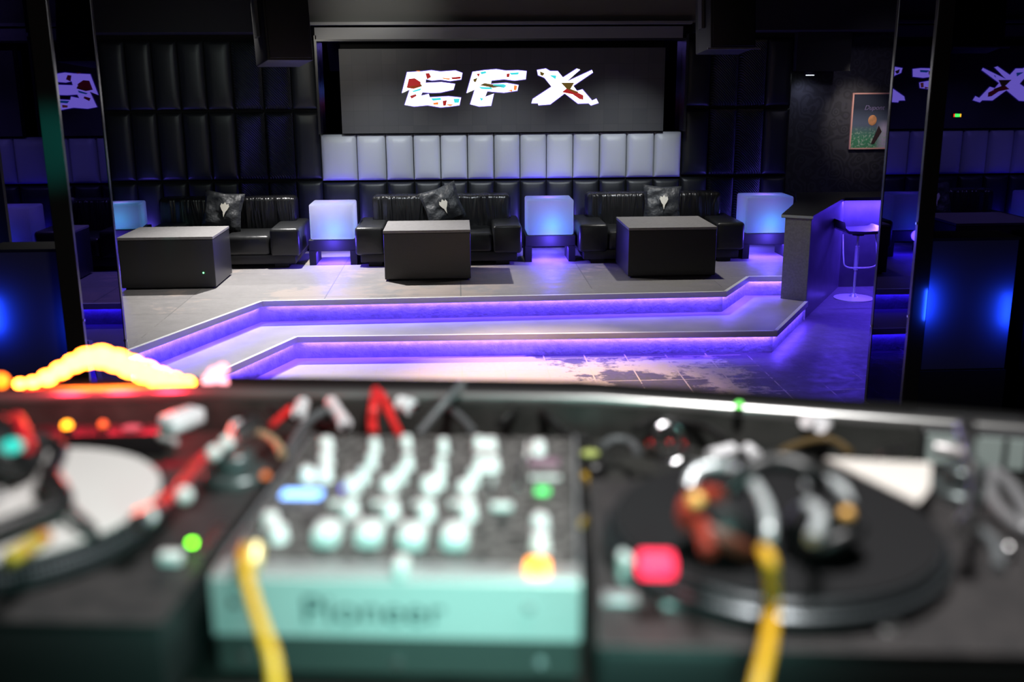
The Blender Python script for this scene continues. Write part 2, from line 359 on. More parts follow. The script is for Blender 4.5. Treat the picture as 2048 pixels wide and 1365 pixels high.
LE = [(160, 115), (300, 108), (385, 98), (470, 110), (610, 100), (672, 122), (662, 180), (560, 195), (470, 182), (390, 190), (335, 178), (330, 215), (480, 208), (605, 225), (590, 275), (470, 302), (390, 305), (300, 300), (288, 335), (360, 318), (370, 350), (545, 340), (660, 352), (645, 420), (560, 432), (470, 440), (350, 420), (225, 432), (138, 418), (185, 275), (112, 308)]
LF = [(770, 112), (870, 98), (990, 88), (1080, 102), (1190, 98), (1270, 105), (1262, 178), (1160, 190), (1060, 178), (945, 190), (938, 225), (1080, 215), (1195, 235), (1185, 285), (1060, 303), (960, 295), (905, 290), (885, 345), (965, 315), (940, 425), (830, 432), (748, 412), (790, 275), (714, 308)]
LX = [(1370, 95), (1450, 82), (1490, 105), (1560, 105), (1610, 165), (1740, 82), (1768, 90), (1640, 205), (1880, 95), (1888, 115), (1705, 240), (1740, 290), (1790, 275), (1880, 380), (1920, 362), (1940, 400), (1870, 422), (1850, 402), (1750, 405), (1680, 350), (1625, 310), (1490, 412), (1382, 420), (1378, 402), (1318, 402), (1330, 365), (1505, 250), (1440, 165), (1380, 140)]
def grow(P, k):
    n = len(P); A = sum(P[i][0]*P[(i+1) % n][1]-P[(i+1) % n][0]*P[i][1] for i in range(n)); s = 1 if A > 0 else -1; out = []
    for i in range(n):
        a, b_, c = Vector(P[i-1]), Vector(P[i]), Vector(P[(i+1) % n]); t = (c-a).normalized(); out.append((b_.x+s*t.y*k, b_.y-s*t.x*k))
    return out
LET = []
for L in (LE, LF, LX):
    o = flat([L], 'letter', EW, .002); LET.append(o); sub(flat([grow(L, 7)], 'letter_outline', EG, 0), o)
for q in [[(175, 175), (230, 170), (285, 205), (285, 245), (210, 268), (155, 258)], [(330, 125), (365, 122), (383, 160), (345, 180)], [(185, 335), (240, 318), (248, 335), (200, 362)], [(490, 380), (530, 375), (520, 425), (495, 428)], [(570, 162), (660, 155), (655, 176), (580, 180)], [(805, 130), (838, 125), (825, 160)], [(1085, 128), (1115, 125), (1110, 160), (1085, 160)], [(1645, 265), (1720, 290), (1800, 330), (1800, 370), (1765, 365), (1700, 320), (1600, 300)]]: sub(flat([q], 'red_patch', ER, .004), LET[0 if q[0][0] < 700 else 1 if q[0][0] < 1300 else 2])
for q in [[(150, 258), (290, 225), (300, 245), (220, 270)], [(775, 180), (815, 165), (800, 205), (780, 205)], [(835, 235), (880, 215), (1060, 245), (960, 260)], [(1590, 212), (1715, 212), (1680, 270), (1760, 300), (1720, 310), (1640, 265)], [(1395, 105), (1440, 125), (1420, 150), (1400, 140)]]: sub(flat([q], 'brown_patch', EB, .004), LET[0 if q[0][0] < 700 else 1 if q[0][0] < 1300 else 2])
for q in [[(840, 112), (890, 105), (900, 122), (850, 135)], [(960, 225), (1060, 225), (1085, 240), (1060, 262), (960, 240)], [(825, 250), (940, 255), (960, 275), (850, 270)], [(1110, 120), (1200, 115), (1195, 135), (1130, 140)], [(205, 290), (290, 262), (285, 282), (220, 300)], [(380, 358), (470, 352), (480, 372), (400, 380)], [(590, 362), (650, 360), (640, 400), (600, 400)], [(1480, 140), (1550, 145), (1540, 180), (1510, 160)], [(1750, 170), (1765, 165), (1745, 190)], [(835, 350), (870, 360), (850, 385)]]: sub(flat([q], 'cyan_patch', EC, .004), LET[0 if q[0][0] < 700 else 1 if q[0][0] < 1300 else 2])
for q in [[(480, 165), (560, 172), (555, 185), (500, 178)], [(400, 400), (450, 392), (450, 418), (405, 418)], [(1155, 235), (1185, 240), (1175, 282), (1150, 280)], [(1090, 285), (1140, 275), (1135, 295)], [(240, 100), (280, 100), (275, 112)], [(510, 410), (600, 415), (560, 430)]]: sub(flat([q], 'orange_patch', EO, .004), LET[0 if q[0][0] < 700 else 1 if q[0][0] < 1300 else 2])

# ================================================================ HANGING SPEAKERS
def cabinet(px0, px1, pyb, Y, h, label, tilt):
    c0, c1 = V(px0, pyb, Y), V(px1, pyb, Y); wd = c1.x-c0.x; r = thing('hanging_speaker', ((c0.x+c1.x)/2, Y+.2, c0.z+h/2), label, 'speaker')
    r.rotation_euler = (tilt, 0, .12)
    MB().box(-wd/2, wd/2, -.2, .2, -h/2, h/2, .012).build('cabinet', mat('speaker shell', (.004, .004, .004), .6), r)
    MB().box(-wd/2+.02, wd/2-.02, -.212, -.2, -h/2+.02, h/2-.02, .005).build('grille', mat('speaker grille', (.004, .004, .004), .6, bump=('noise', 300, 1, .002)), r)
    MB().box(-wd/2-.03, -wd/2-.005, -.05, .05, -.05, h/2+.1).box(wd/2+.005, wd/2+.03, -.05, .05, -.05, h/2+.1).box(-wd/2-.03, wd/2+.03, -.05, .05, h/2+.08, h/2+.11).box(-.02, .02, -.02, .02, h/2+.1, h/2+.6).build('bracket', mat('speaker bracket', (.12, .12, .12), .4, .5), r)
    return r
sk = cabinet(512, 606, 128, 8.7, .52, 'large black loudspeaker hanging from the ceiling over the left sofa', -.12); sk.rotation_euler = (-.12, 0, .42)
spk = cabinet(1412, 1506, 103, 9.5, .50, 'black loudspeaker hanging from the ceiling right of the screen', -.12)
MB().box(-.25, .25, -.225, -.213, -.262, -.248).build('bottom_bar', mat('steel bar', (.3, .3, .3), .4, .6), spk)['label'] = 'thin steel bar along the bottom edge'
spot((-.9, 9.8, 3.2), (-.8, 11.3, 2.98), 9, (1, 1, .92), 60, 1)
for px, py, lab in ((1620, 150, 'small lit white downlight at the top of the damask wall'),):
    p = V(px, py, 11.6); r = thing('downlight', p, lab, 'ceiling light')
    MB().cyl((0, 0, 0), .07, .04, bev=.006).build('housing', dgrey, r); MB().cyl((0, 0, -.006), .045, .006).build('bulb', emis('dim bulb', (.8, .9, 1), 1.6), r)
    struct(MB().box(3.7, 4.3, 11.4, 11.9, p.z+.04, 3.3).build('trim_6', soot, smooth=False))
    spot(p+Vector((0, .1, -.02)), p+Vector((.1, .3, -.6)), 1.6, (.6, .65, 1), 120, 1)
# ================================================================ SOFAS
def cushion_mesh(wd, h, th, n=14):
    bm = MB(); vs = []; 
    for side in (1, -1):
        for j in range(n+1):
            for i in range(n+1):
                u, v = i/n*2-1, j/n*2-1
                k = ((1-u**4)*(1-v**4))**.5; pin = 1-.1*(1-abs(u))*abs(v)**3; pin2 = 1-.1*(1-abs(v))*abs(u)**3
                z = side*th*k*(1+.18*math.sin(5*u+3*v)+.12*math.sin(9*v-4*u))
                vs.append((u*wd/2*pin2, z, v*h/2*pin))
    fs = []; N = (n+1)**2
    for s_ in range(2):
        for j in range(n):
            for i in range(n): a = s_*N+j*(n+1)+i; fs.append((a, a+1, a+n+2, a+n+1))
    bm.add(vs, fs); bmesh.ops.remove_doubles(bm.bm, verts=bm.bm.verts, dist=1e-5); return bm
def sofa(x0, x1, label, bx0, bx1):
    r = thing('sofa', ((x0+x1)/2, 10.88, PZ), label, 'sofa', 'black leather sofas along the back wall'); W = (x1-x0)/2; aw = .3
    MB().box(-W+.05, W-.05, -.40, .44, 0.04, .14, .01).build('base', mat('sofa base', (.01, .01, .011), .5), r)
    for s_ in (-1, 1):
        MB().box(min(s_*W, s_*(W-aw)), max(s_*W, s_*(W-aw)), -.43, .40, .12, .41, .035, 3).build('armrest', leather2, r)
        MB().box(s_*(W-.2)-.07, s_*(W-.2)+.07, -.38, .38, 0, .05).build('foot', black, r)
    sw = (2*W-2*aw)/2
    for k in (0, 1):
        a = -W+aw+k*sw; MB().box(a+.003, a+sw-.003, -.41, .25, .13, .335, .04, 3).build('seat_cushion', leather2, r)
    c = (x0+x1)/2; bm = MB(); y0 = .14
    L = [bx0-c, (bx0+bx1)/2-c, bx1-c]
    for k in (0, 1):
        o = MB().box(L[k]+.002, L[k+1]-.002, y0, y0+.26, .28, .665, .045, 3).build('back_cushion', leather, r); 
    return r
def pz(px, py, Y): return V(px, py, Y)
s1 = (-3.17, -1.63); s2 = (-1.07, .64); s3 = (1.23, 2.96)
sofa(*s1, 'black leather sofa left along the wall behind the left table', pz(318, 420, 11.05).x, pz(592, 420, 11.05).x)
sofa(*s2, 'black leather sofa in the middle between two glowing cubes', pz(744, 420, 11.05).x, pz(1022, 420, 11.05).x)
sofa(*s3, 'black leather sofa on the right behind the right table', pz(1173, 410, 11.05).x, pz(1442, 410, 11.05).x)
m_cush = mat('black cushion fabric', (.03, .033, .037), .5, bump=('noise', 7, .9, .04))
m_emb = mat('pale gold embroidery', (.75, .72, .62), .5)
def pillow(px0, px1, py0, py1, Y, rot, tilt, label, emb):
    a, b_ = V(px0, py0, Y), V(px1, py1, Y); c = (a+b_)/2
    r = thing('throw_pillow', c, label, 'pillow', 'black emblem pillows on the sofas'); r.rotation_euler = (tilt, rot, 0)
    cov = cushion_mesh(.41, .41, .07).build('cover', m_cush, r)
    e = MB(); P = [(0, -.085), (.012, -.03), (.03, -.005), (.045, .03), (.035, .06), (.018, .048), (0, .075), (-.018, .048), (-.035, .06), (-.045, .03), (-.03, -.005), (-.012, -.03)]
    tri = geometry.tessellate_polygon([[Vector((*p, 0)) for p in P]]); n = len(P)
    ex, ez = emb
    def yy(x, z): return -.115
    e.add([(p[0]+ex, -.078-.018, p[1]+ez) for p in P]+[(p[0]+ex, -.05, p[1]+ez) for p in P], [tuple(t) for t in tri]+[(i, (i+1) % n, (i+1) % n+n, i+n) for i in range(n)])
    o = e.build('emblem', m_emb, cov, smooth=False); o['label'] = 'pale embroidered emblem'
    return r
pillow(410, 482, 398, 446, 10.86, .12, -.35, 'black pillow with pale emblem lying on the left sofa', (.03, .0))
pillow(845, 925, 380, 442, 10.82, -.35, -.3, 'crumpled black pillow with white emblem tilted on the middle sofa', (.02, -.03))
pillow(1280, 1368, 380, 438, 10.84, .05, -.3, 'upright black pillow with pale emblem on the right sofa', (0, .01))
# ================================================================ CUBE LAMPS AND STANDS
m_shell = bpy.data.materials.new('frosted lamp shell'); m_shell.use_nodes = True; nt = m_shell.node_tree; nt.nodes.clear()
o_ = nt.nodes.new('ShaderNodeOutputMaterial'); tr = nt.nodes.new('ShaderNodeBsdfTranslucent'); di = nt.nodes.new('ShaderNodeBsdfDiffuse'); mixs = nt.nodes.new('ShaderNodeMixShader')
tr.inputs[0].default_value = (.8, .8, .85, 1); di.inputs[0].default_value = (.3, .3, .34, 1); mixs.inputs[0].default_value = .35
nt.links.new(tr.outputs[0], mixs.inputs[1]); nt.links.new(di.outputs[0], mixs.inputs[2]); nt.links.new(mixs.outputs[0], o_.inputs[0])
def lamp_cube(px0, px1, pyt, pyb, label, e=1.0, rz=0, hw=None):
    Y = 10.62; a, b_ = V(px0, pyt, Y), V(px1, pyb, Y); cx = (a.x+b_.x)/2; W = hw or (b_.x-a.x)/2; D = .2; h = a.z-b_.z; z = b_.z
    s_ = thing('cube_stand', (cx, Y+D, PZ), label.replace('glowing cube lamp', 'low black stand under the cube lamp'), 'stand', 'black stands under the cube lamps')
    H = z-PZ
    MB().box(-W-.02, W+.02, -D-.01, D, H-.12, H-.003, .006).box(-W-.02, -W+.05, -D-.01, D, 0, H-.11).box(W-.05, W+.02, -D-.01, D, 0, H-.11).build('frame', black, s_, smooth=False)
    r = thing('cube_lamp', (cx, Y+D, z), label, 'lamp', 'glowing cube lamps between the sofas'); r.rotation_euler = (0, 0, rz)
    MB().box(-W, W, -D, D, 0, h, .02, 3).build('shade', m_shell, r)
    c = Vector((cx, Y+D, z)); R3 = Matrix.Rotation(rz, 3, 'Z')
    point(c+R3 @ Vector((.02, -.06, .10)), .55*e, (.015, .5, .8), .05)
    point(c+Vector((0, .02, h-.09)), .24*e, (.55, .17, 1), .05)
    area((cx, Y+.1, PZ+H-.14), (cx, Y+.1, 0), 3, PURP, 2*W-.1, .1)
    point((cx, 11.25, PZ+.24), 6*e, (.12, .08, 1), .1)
    point((cx, 10.5, PZ+.24), 5*e, (.12, .07, 1), .06)
lamp_cube(178, 277, 411, 459, 'glowing cube lamp at the far left behind the left table', .45, .12)
lamp_cube(617, 709, 409, 479, 'glowing cube lamp between the left and middle sofas', .75)
lamp_cube(1054, 1147, 400, 470, 'glowing cube lamp between the middle and right sofas', .95)
lamp_cube(1494, 1584, 394, 466, 'glowing cube lamp right of the right sofa beside the bar', .8, 0)
# ================================================================ TABLES
def table(x0, x1, y0, y1, label):
    r = thing('cube_table', ((x0+x1)/2, (y0+y1)/2, PZ), label, 'table', 'black box tables on the platform'); W, D = (x1-x0)/2, (y1-y0)/2
    MB().box(-W, W, -D, D, .015, .46, .006).build('body', tablem, r, smooth=False)
    MB().box(-W-.002, W+.002, -D-.002, D+.002, .46, .485, .004).build('tabletop', mat('grey tabletop', (.2, .195, .19), .5, noise=(40, (.26, .25, .25), .2)), r, smooth=False)
    MB().box(-W+.03, W-.03, -D+.03, D-.03, 0, .015).build('plinth', black, r, smooth=False)
    return r
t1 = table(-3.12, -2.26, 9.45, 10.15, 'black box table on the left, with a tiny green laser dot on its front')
table(-.72, .1, 9.67, 10.36, 'black box table in the middle, in front of the middle sofa')
table(1.61, 2.46, 9.65, 10.45, 'black box table on the right, in front of the right sofa')
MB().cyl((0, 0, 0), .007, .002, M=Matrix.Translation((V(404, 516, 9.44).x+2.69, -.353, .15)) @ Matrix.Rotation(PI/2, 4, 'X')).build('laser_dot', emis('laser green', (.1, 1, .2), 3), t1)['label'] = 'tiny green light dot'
# ================================================================ BAR
C0 = Vector((3.27, 9.36, 0)); d_ = Vector((.5, .866, 0)); n_ = Vector((-.866, .5, 0))
def P2(a, b): q = C0+d_*a+n_*b; return (q.x, q.y)
bar = thing('bar_counter', (3.6, 10.1, 0), 'L-shaped black bar counter with violet underlighting at the right', 'bar counter')
m_barend = mat('grey textured panel', (.2, .2, .18), .6, bump=('noise', 60, .6, .006), noise=(50, (.3, .3, .26), .25))
spot((1.6, 6.6, 3.1), (3.15, 9.4, .75), 26, (.95, 1, .88), 15, .8, .04)
m_barside = mat('dark bar front', (.05, .045, .06), .35, noise=(6, (.09, .08, .11), .25))
q0, q1 = P2(0, 0), P2(0, .24)
under(MB().prism([q0, P2(.03, 0), P2(.03, .24), q1], 0, .965).build('end_panel', m_barend, bar, smooth=False), bar)
k1 = P2(1.78, 0)
under(MB().prism([P2(.031, .01), (k1[0], 10.9), (6.15, 10.9), (6.15, 11.0), (k1[0]-.1, 11.0), P2(.031, .21)], 0, .965).build('front_panel', m_barside, smooth=False), bar)
under(MB().prism([P2(-.03, -.02), (4.1, 10.74), (6.15, 10.74), (6.15, 11.3), (3.75, 11.3), (3.5, 10.5), P2(-.03, .27)], .968, 1.0).build('countertop', mat('dark countertop', (.025, .025, .027), .3), smooth=False), bar)
under(MB().prism([P2(-.034, -.022), P2(-.03, -.022), P2(-.03, .272), P2(-.034, .272)], .972, .997).build('front_edge', mat('steel edge', (.5, .62, .58), .3, .5), smooth=False), bar)
area((4.9, 10.80, .955), (4.9, 10.86, 0), 26, PURP, 1.6, .04)
l = area((3.75, 10.0, .9), (4.6, 9.6, .3), 5, PURP, .5, .05)
l = area((4.05, 10.35, .93), (4.6, 10.0, .0), 2.5, PURP, .5, .05); area((3.85, 9.85, .9), (4.5, 9.45, -.2), 2.5, PURP, .5, .05)
# ---- bar stool
sx, sy = 4.1, 10.3
stm = mat('satin chrome', (.75, .75, .78), .38, .55)
stl = thing('bar_stool', (sx, sy, 0), 'chrome bar stool with black curved seat in front of the bar', 'stool')
MB().lathe([(0, 0), (.2, 0), (.2, .008), (.05, .022), (.025, .05), (0, .05)]).build('base', stm, stl)
MB().cyl((0, 0, .04), .013, .64).cyl((0, 0, .3), .022, .25).build('pole', stm, stl)
MB().tube([(-.17, -.03, .68), (-.175, -.1, .45), (-.15, -.12, .36), (0, -.13, .345), (.15, -.12, .36), (.175, -.1, .45), (.17, -.03, .68)], .008).build('footrest', stm, stl)
seat = MB()
prof = [(-.22, .11), (-.21, .04), (-.17, 0), (0, -.01), (.17, 0), (.21, .03)]
vs = []; 
for th in (0, .03):
    for yv in (-.19, .19): vs += [(x, yv, .705+z*.8+th) for x, z in prof]
n = len(prof); fs = []
for i in range(n-1): fs += [(i, i+1, n+i+1, n+i), (2*n+i, 3*n+i, 3*n+i+1, 2*n+i+1), (i, 2*n+i, 2*n+i+1, i+1), (n+i, n+i+1, 3*n+i+1, 3*n+i)]
fs += [(0, n, 3*n, 2*n), (n-1, 3*n-1, 4*n-1, 2*n-1)]
seat.add(vs, fs).build('seat', mat('black seat', (.01, .01, .01), .2), stl)
MB().cyl((0, 0, .665), .06, .035).build('seat_plate', black, stl)
# ---- poster
PY = 11.88; a, b_ = V(1711, 188, PY), V(1777, 296, PY)
po = thing('framed_poster', ((a.x+b_.x)/2+.02, PY, (a.z+b_.z)/2), 'small copper framed poster on the dark wall above the bar', 'poster')
pw, ph = (b_.x-a.x)/2+.04, (a.z-b_.z)/2
m = bpy.data.materials.new('poster print'); m.use_nodes = True; nt = m.node_tree; bb = nt.nodes['Principled BSDF']; tc = nt.nodes.new('ShaderNodeTexCoord'); sp_ = nt.nodes.new('ShaderNodeSeparateXYZ'); nt.links.new(tc.outputs['Object'], sp_.inputs[0])
c = mx(nt, (.05, .2, .1), (.08, .1, .14), ramp(nt, sp_.outputs[2], -.2, -.05)); c = mx(nt, c, (.025, .03, .045), ramp(nt, sp_.outputs[2], -.02, .15))
c = mx(nt, c, (.4, .35, .45), ma(nt, 'MULTIPLY', ramp(nt, sp_.outputs[0], .03, .12), ramp(nt, sp_.outputs[2], .02, -.08)))
c = mx(nt, c, (.3, .4, .3), ma(nt, 'MULTIPLY', ramp(nt, noise(nt, tc.outputs['Object'], 40, 4), .5, .65), ramp(nt, sp_.outputs[2], -.06, -.16)))
nt.links.new(c, bb.inputs['Base Color']); bb.inputs['Roughness'].default_value = .3
MB().box(-pw, pw, -.005, .012, -ph, ph).build('print', m, po, smooth=False)
MB().box(-pw-.012, -pw+.004, -.014, .012, -ph-.012, ph+.012).box(pw-.004, pw+.012, -.014, .012, -ph-.012, ph+.012).box(-pw, pw, -.014, .012, -ph-.012, -ph+.004).box(-pw, pw, -.014, .012, ph-.004, ph+.012).build('frame', mat('copper frame', (.85, .45, .36), .35, .4), po, smooth=False)
figure = MB().ball((-.02, -.007, .01), .05, sc=(1, .06, 1.2)).build('figure_head', mat('ochre print', (.35, .18, .07), .5, noise=(30, (.6, .25, .1), .2)), po)
MB().add([(-.02, -.008, -.26), (.02, -.008, -.26), (.1, -.008, -.12), (.06, -.008, -.05)], [(0, 1, 2, 3)]).build('dark_shape', mat('print brown', (.03, .015, .015), .5), po, smooth=False)
def text(s, size, m, parent, loc, rot, name='lettering', ext=.0008, shear=0, sx_=1):
    c = bpy.data.curves.new(name, 'FONT'); c.body = s; c.size = size; c.extrude = ext; c.align_x = 'CENTER'; c.align_y = 'CENTER'; c.shear = shear
    o = bpy.data.objects.new(name, c); COL.objects.link(o); dg = bpy.context.evaluated_depsgraph_get(); me = bpy.data.meshes.new_from_object(o.evaluated_get(dg))
    bpy.data.objects.remove(o); o = bpy.data.objects.new(name, me); me.materials.append(m); COL.objects.link(o); o.location = loc; o.rotation_euler = rot; o.scale = (sx_, 1, 1)
    if parent: o.parent = parent
    return o
text('Dupont', .075, mat('print violet', (.16, .13, .24), .5), po, (-.01, -.008, .15), (PI/2, 0, 0), shear=.3)
spot((4.3, 10.9, 2.6), (4.6, 11.9, 1.75), 24, (1, .9, .85), 40, 1)
spot((4.3, 9.2, 3.0), (4.7, 11.9, 1.4), 10, (.7, .65, 1), 60, 1)
# ================================================================ MIRROR PILLARS
def pillar(xin, xout, y0, y1, label, trim, screws):
    r = thing('mirror_pillar', ((xin+xout)/2, (y0+y1)/2, 0), label, 'pillar')
    a, b_ = sorted((xin, xout)); s_ = 1 if xout > xin else -1
    under(MB().box(a+.004, b_-.004, y0+.004, y1-.004, 0, 3.3).build('core', soot, smooth=False), r)
    x_ = min(xin, xin+s_*.006), max(xin, xin+s_*.006)
    under(MB().box(x_[0], x_[1], y0+.03, y1-.03, 0, 3.3).build('mirror_face', gloss, smooth=False), r)
    t = MB()
    for y in (y0, y1-.03): t.box(min(xin-s_*.004, xin+s_*.02), max(xin-s_*.004, xin+s_*.02), y-.003, y+.033, 0, 3.3, .003)
    under(t.build('edge_trim', trim, smooth=False), r)
    under(MB().box(a+.01, b_+0.0, y0-.004, y0+.004, 0, 3.3).build('front_face', mat('black lacquer', (.02, .02, .02), .35), smooth=False), r)
    for z, y in screws:
        under(MB().cyl((0, 0, 0), .008, .006, 12, M=Matrix.Translation((xin-s_*.004, y, z)) @ Matrix.Rotation(-s_*PI/2, 4, 'Y')).build('screw', chrome), r)
    return r
m_trim = mat('black gloss trim', (.05, .05, .055), .22, .4)
pillar(2.88, 2.98, 6.28, 6.88, 'black mirrored pillar right of the steps, reflecting the lounge', m_trim, [(.75, 6.295), (.55, 6.86), (1.35, 6.295)])
pillar(-2.2, -2.31, 5.92, 6.65, 'black mirrored pillar at the left edge of the lounge', m_trim, [(.9, 5.935), (.6, 6.63)])
for x, y0, y1, lab in ((3.63, 5.9, 8.2, 'black mirrored wall panel right of the right pillar'), (-2.95, 6.85, 7.7, 'black mirrored wall panel left of the left pillar')):
    s_ = 1 if x > 0 else -1; zb = 0 if x > 0 else .385; r = thing('mirror_panel', (x, (y0+y1)/2, zb), lab, 'mirror')
    xa, xb = sorted((x, x+s_*.04)); under(MB().box(xa, xb, y0, y1, zb, 3.3).build('mirror_face', gloss, smooth=False), r)
    xa, xb = sorted((x-s_*.012, x+s_*.045)); 
    under(MB().box(xa, xb, y1, y1+.04, zb, 3.3).box(xa, xb, y0-.04, y0, zb, 3.3).build('edge_trim', soot, smooth=False), r)
for xa, xb, ya, lab in ((3.0, 3.58, 6.33, 'low black cabinet added for blue glow between right pillar and mirrored panel'), (-2.93, -2.36, 6.4, 'low black cabinet added for blue glow beside the left pillar')):
    r = thing('added_cabinet', ((xa+xb)/2, ya+.15, 0), lab, 'cabinet')
    under(MB().box(xa, xb, ya+.02, ya+.3, 0, 1.25).build('body', soot, smooth=False), r)
    under(MB().box(xa+.01, xb-.01, ya, ya+.018, .38, 1.23).build('front_panel', mat('satin black panel', (.06, .06, .09), .5), smooth=False), r)
    under(MB().box(xa, xb, ya-.01, ya+.019, 0, .37).build('kick_panel', soot, smooth=False), r)
    under(MB().box(xa, xb, ya-.01, ya+.019, 1.235, 1.25).build('top_trim', soot, smooth=False), r)
    for xx, zz in ((xa-.0, .82), (xb+.0, .76)): area((xx, ya-.09, zz), (xx, ya, zz), .9, (.01, .06, 1), .03, .2)  # added blue lamps standing in for glows reflected in the mirrors
# added glowing bars for a level meter seen as a reflection
lm = thing('meter_reflection', V(1910, 231, 6.9)+Vector((0, 0, 0)), 'tiny green and red LED bars standing for a meter reflected in the right pillar', 'meter')
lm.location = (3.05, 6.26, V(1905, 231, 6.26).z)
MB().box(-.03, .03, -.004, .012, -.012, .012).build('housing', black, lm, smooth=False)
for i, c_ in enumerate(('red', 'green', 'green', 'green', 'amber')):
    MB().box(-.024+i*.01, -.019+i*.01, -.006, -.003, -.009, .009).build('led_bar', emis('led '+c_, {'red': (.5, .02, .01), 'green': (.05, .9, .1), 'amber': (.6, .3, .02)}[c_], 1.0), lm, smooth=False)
# teal and white wash on left pillar front, lilac on pillar edges
spot((-1.6, 3.2, 2.6), (-2.27, 5.9, 1.9), 110, (.03, 1, .8), 11, 1)
#FOREGROUND
# ================================================================ DJ BOOTH
RZ = -.1
RM = Matrix.Rotation(RZ, 4, 'Z')
def TM(c): return Matrix.Translation(c) @ RM
DZ = 1.71
struct(MB().box(-3, 3, -2.4, 1.45, 0, .72).build('trim_7', soot, smooth=False))
bk = [G(-250, 800, 1.78), G(60, 788, 1.78), G(420, 779, 1.78), G(1200, 791, 1.78), G(2048, 852, 1.78), G(2400, 880, 1.78)]
bxy = [(p.x, p.y) for p in bk]
desk = thing('dj_desk', (0, 1.1, .72), 'black DJ desk carrying the mixer and turntables across the foreground', 'desk')
under(MB().prism([(-1.2, .5), (1.4, .4)]+[(p[0], p[1]) for p in bxy[::-1]], DZ-.03, DZ).build('desktop', mat('desk top', (.015, .015, .014), .5, noise=(20, (.04, .04, .036), .2)), smooth=False), desk)
m_board = mat('scuffed black board', (.02, .024, .021), .5, .2, noise=(16, (.07, .07, .065), .25))
under(MB().prism(bxy+[(p[0], p[1]+.05) for p in bxy[::-1]], .72, 1.765).build('back_board', m_board, smooth=False), desk)
o = under(MB().tube([p+Vector((0, .008, -.009)) for p in bk], .011, 10, smooth=False).build('edge_rail', mat('worn metal rail', (.55, .55, .54), .28, .9)), desk); o['label'] = 'pale worn metal rail'
under(MB().prism([(p[0], p[1]+.012) for p in bxy]+[(p[0], p[1]+.055) for p in bxy[::-1]], 1.765, 1.772).build('ledge', mat('ledge', (.04, .04, .04), .35), smooth=False), desk)
under(MB().prism([(p[0], p[1]+.05) for p in bxy]+[(p[0], p[1]+.26) for p in bxy[::-1]], 1.70, 1.725).build('front_shelf', mat('front shelf', (.012, .012, .012), .5), smooth=False), desk)
under(MB().box(-1.1, -1.0, .55, 1.3, .72, 1.68).box(1.0, 1.1, .5, 1.2, .72, 1.68).build('support', soot, smooth=False), desk)
# ---------------- mixer
Z0 = 1.82
A, B_ = G(420, 1152, Z0), G(1162, 1160, Z0); mc = (A+B_)/2; ex = Vector((math.cos(RZ), math.sin(RZ), 0)); ey = Vector((-ex.y, ex.x, 0))
MW, MD = .166, .375; mc = Vector((mc.x, mc.y, 0))+ey*(MD/2); mc.z = DZ
mix = thing('dj_mixer', mc, 'four-channel DJ mixer in the centre with white knobs and blue display', 'mixer', rz=0)
def W(o, label=None):
    under(o, mix)
    if label: o['label'] = label
    return o
T = Matrix.Translation(mc) @ RM
m_mix = mat('mixer top', (.012, .0115, .011), .6, .1, spec=.3, noise=(95, (.17, .16, .155), .1))
W(MB().box(-MW, MW, -MD/2, MD/2, .012, .108, .003, M=T).build('body', mat('mixer body', (.07, .08, .075), .45, .3), smooth=False))
W(MB().box(-MW+.006, MW-.006, -MD/2+.03, MD/2-.006, .108, .1105, M=T).build('control_plate', m_mix, smooth=False))
W(MB().box(-MW, MW, -MD/2, -MD/2+.028, .108, .111, .001, M=T).build('front_lip', mat('mixer lip', (.42, .43, .43), .4, .4), smooth=False))
m_face = mat('mixer face metal', (.6, .64, .63), .34, .25)
W(MB().box(-MW, MW, -MD/2-.004, -MD/2, .052, .109, .001, M=T).build('front_face', m_face, smooth=False))
for s_ in (-1, 1): W(MB().box(min(s_*MW, s_*(MW-.003)), max(s_*MW, s_*(MW-.003)), -MD/2+.029, MD/2, .1106, .1125, M=T).build('side_rail', mat('mixer rail', (.45, .45, .47), .35, .6), smooth=False))
for x, y in ((-.14, .03), (0, .026), (-.145, .085), (.13, .03), (.12, .085)):
    W(MB().cyl((0, 0, 0), .0045, .003, 12, M=T @ Matrix.Translation((x, -MD/2-(.003 if y > .05 else 0), y)) @ Matrix.Rotation(PI/2, 4, 'X')).build('screw', chrome))
for x, y in ((-.13, -.15), (.13, -.15), (-.13, .15), (.13, .15)): W(MB().cyl((0, 0, 0), .012, .012, M=T @ Matrix.Translation((x, y, 0))).build('foot', black))
t = text('Pioneer', .037, mat('dark teal print', (.02, .06, .06), .5), None, (0, 0, 0), (0, 0, 0), 'lettering', .0003, sx_=1.15)
t.matrix_world = T @ Matrix.Translation((-.02, -MD/2-.0048, .078)) @ Matrix.Rotation(PI/2, 4, 'X') @ Matrix.Diagonal((1.12, 1, 1, 1)); bpy.context.view_layer.update(); W(t)
m_knob = mat('pale knob', (.88, .88, .87), .35)
m_capt = mat('fader cap', (.75, .8, .78), .35)
kn = []
def knob(px, py, r=.0065, h=.016, m=None, lab=None):
    p = G(px, py-10, 1.82+h); o = MB().lathe([(0, 0), (r*1.15, 0), (r, h*.25), (r*.85, h*.92), (r*.7, h), (0, h)], seg=20).box(-.0008, .0008, -r*.8, 0, h, h+.0008).build('knob', m or m_knob)
    o.location = (p.x, p.y, 1.8195); W(o, lab)
bpy.context.view_layer.update()
for col in ([(700, 1012), (703, 965), (726, 945), (743, 917), (748, 888)], [(782, 1014), (777, 965), (800, 944), (815, 920), (812, 882)], [(853, 1014), (857, 965), (877, 953), (881, 926), (886, 888)], [(936, 1014), (930, 972), (947, 948), (959, 924), (957, 884)]):
    for i, (px, py) in enumerate(col): knob(px, py, .0085 if i < 2 else .0065, .018)
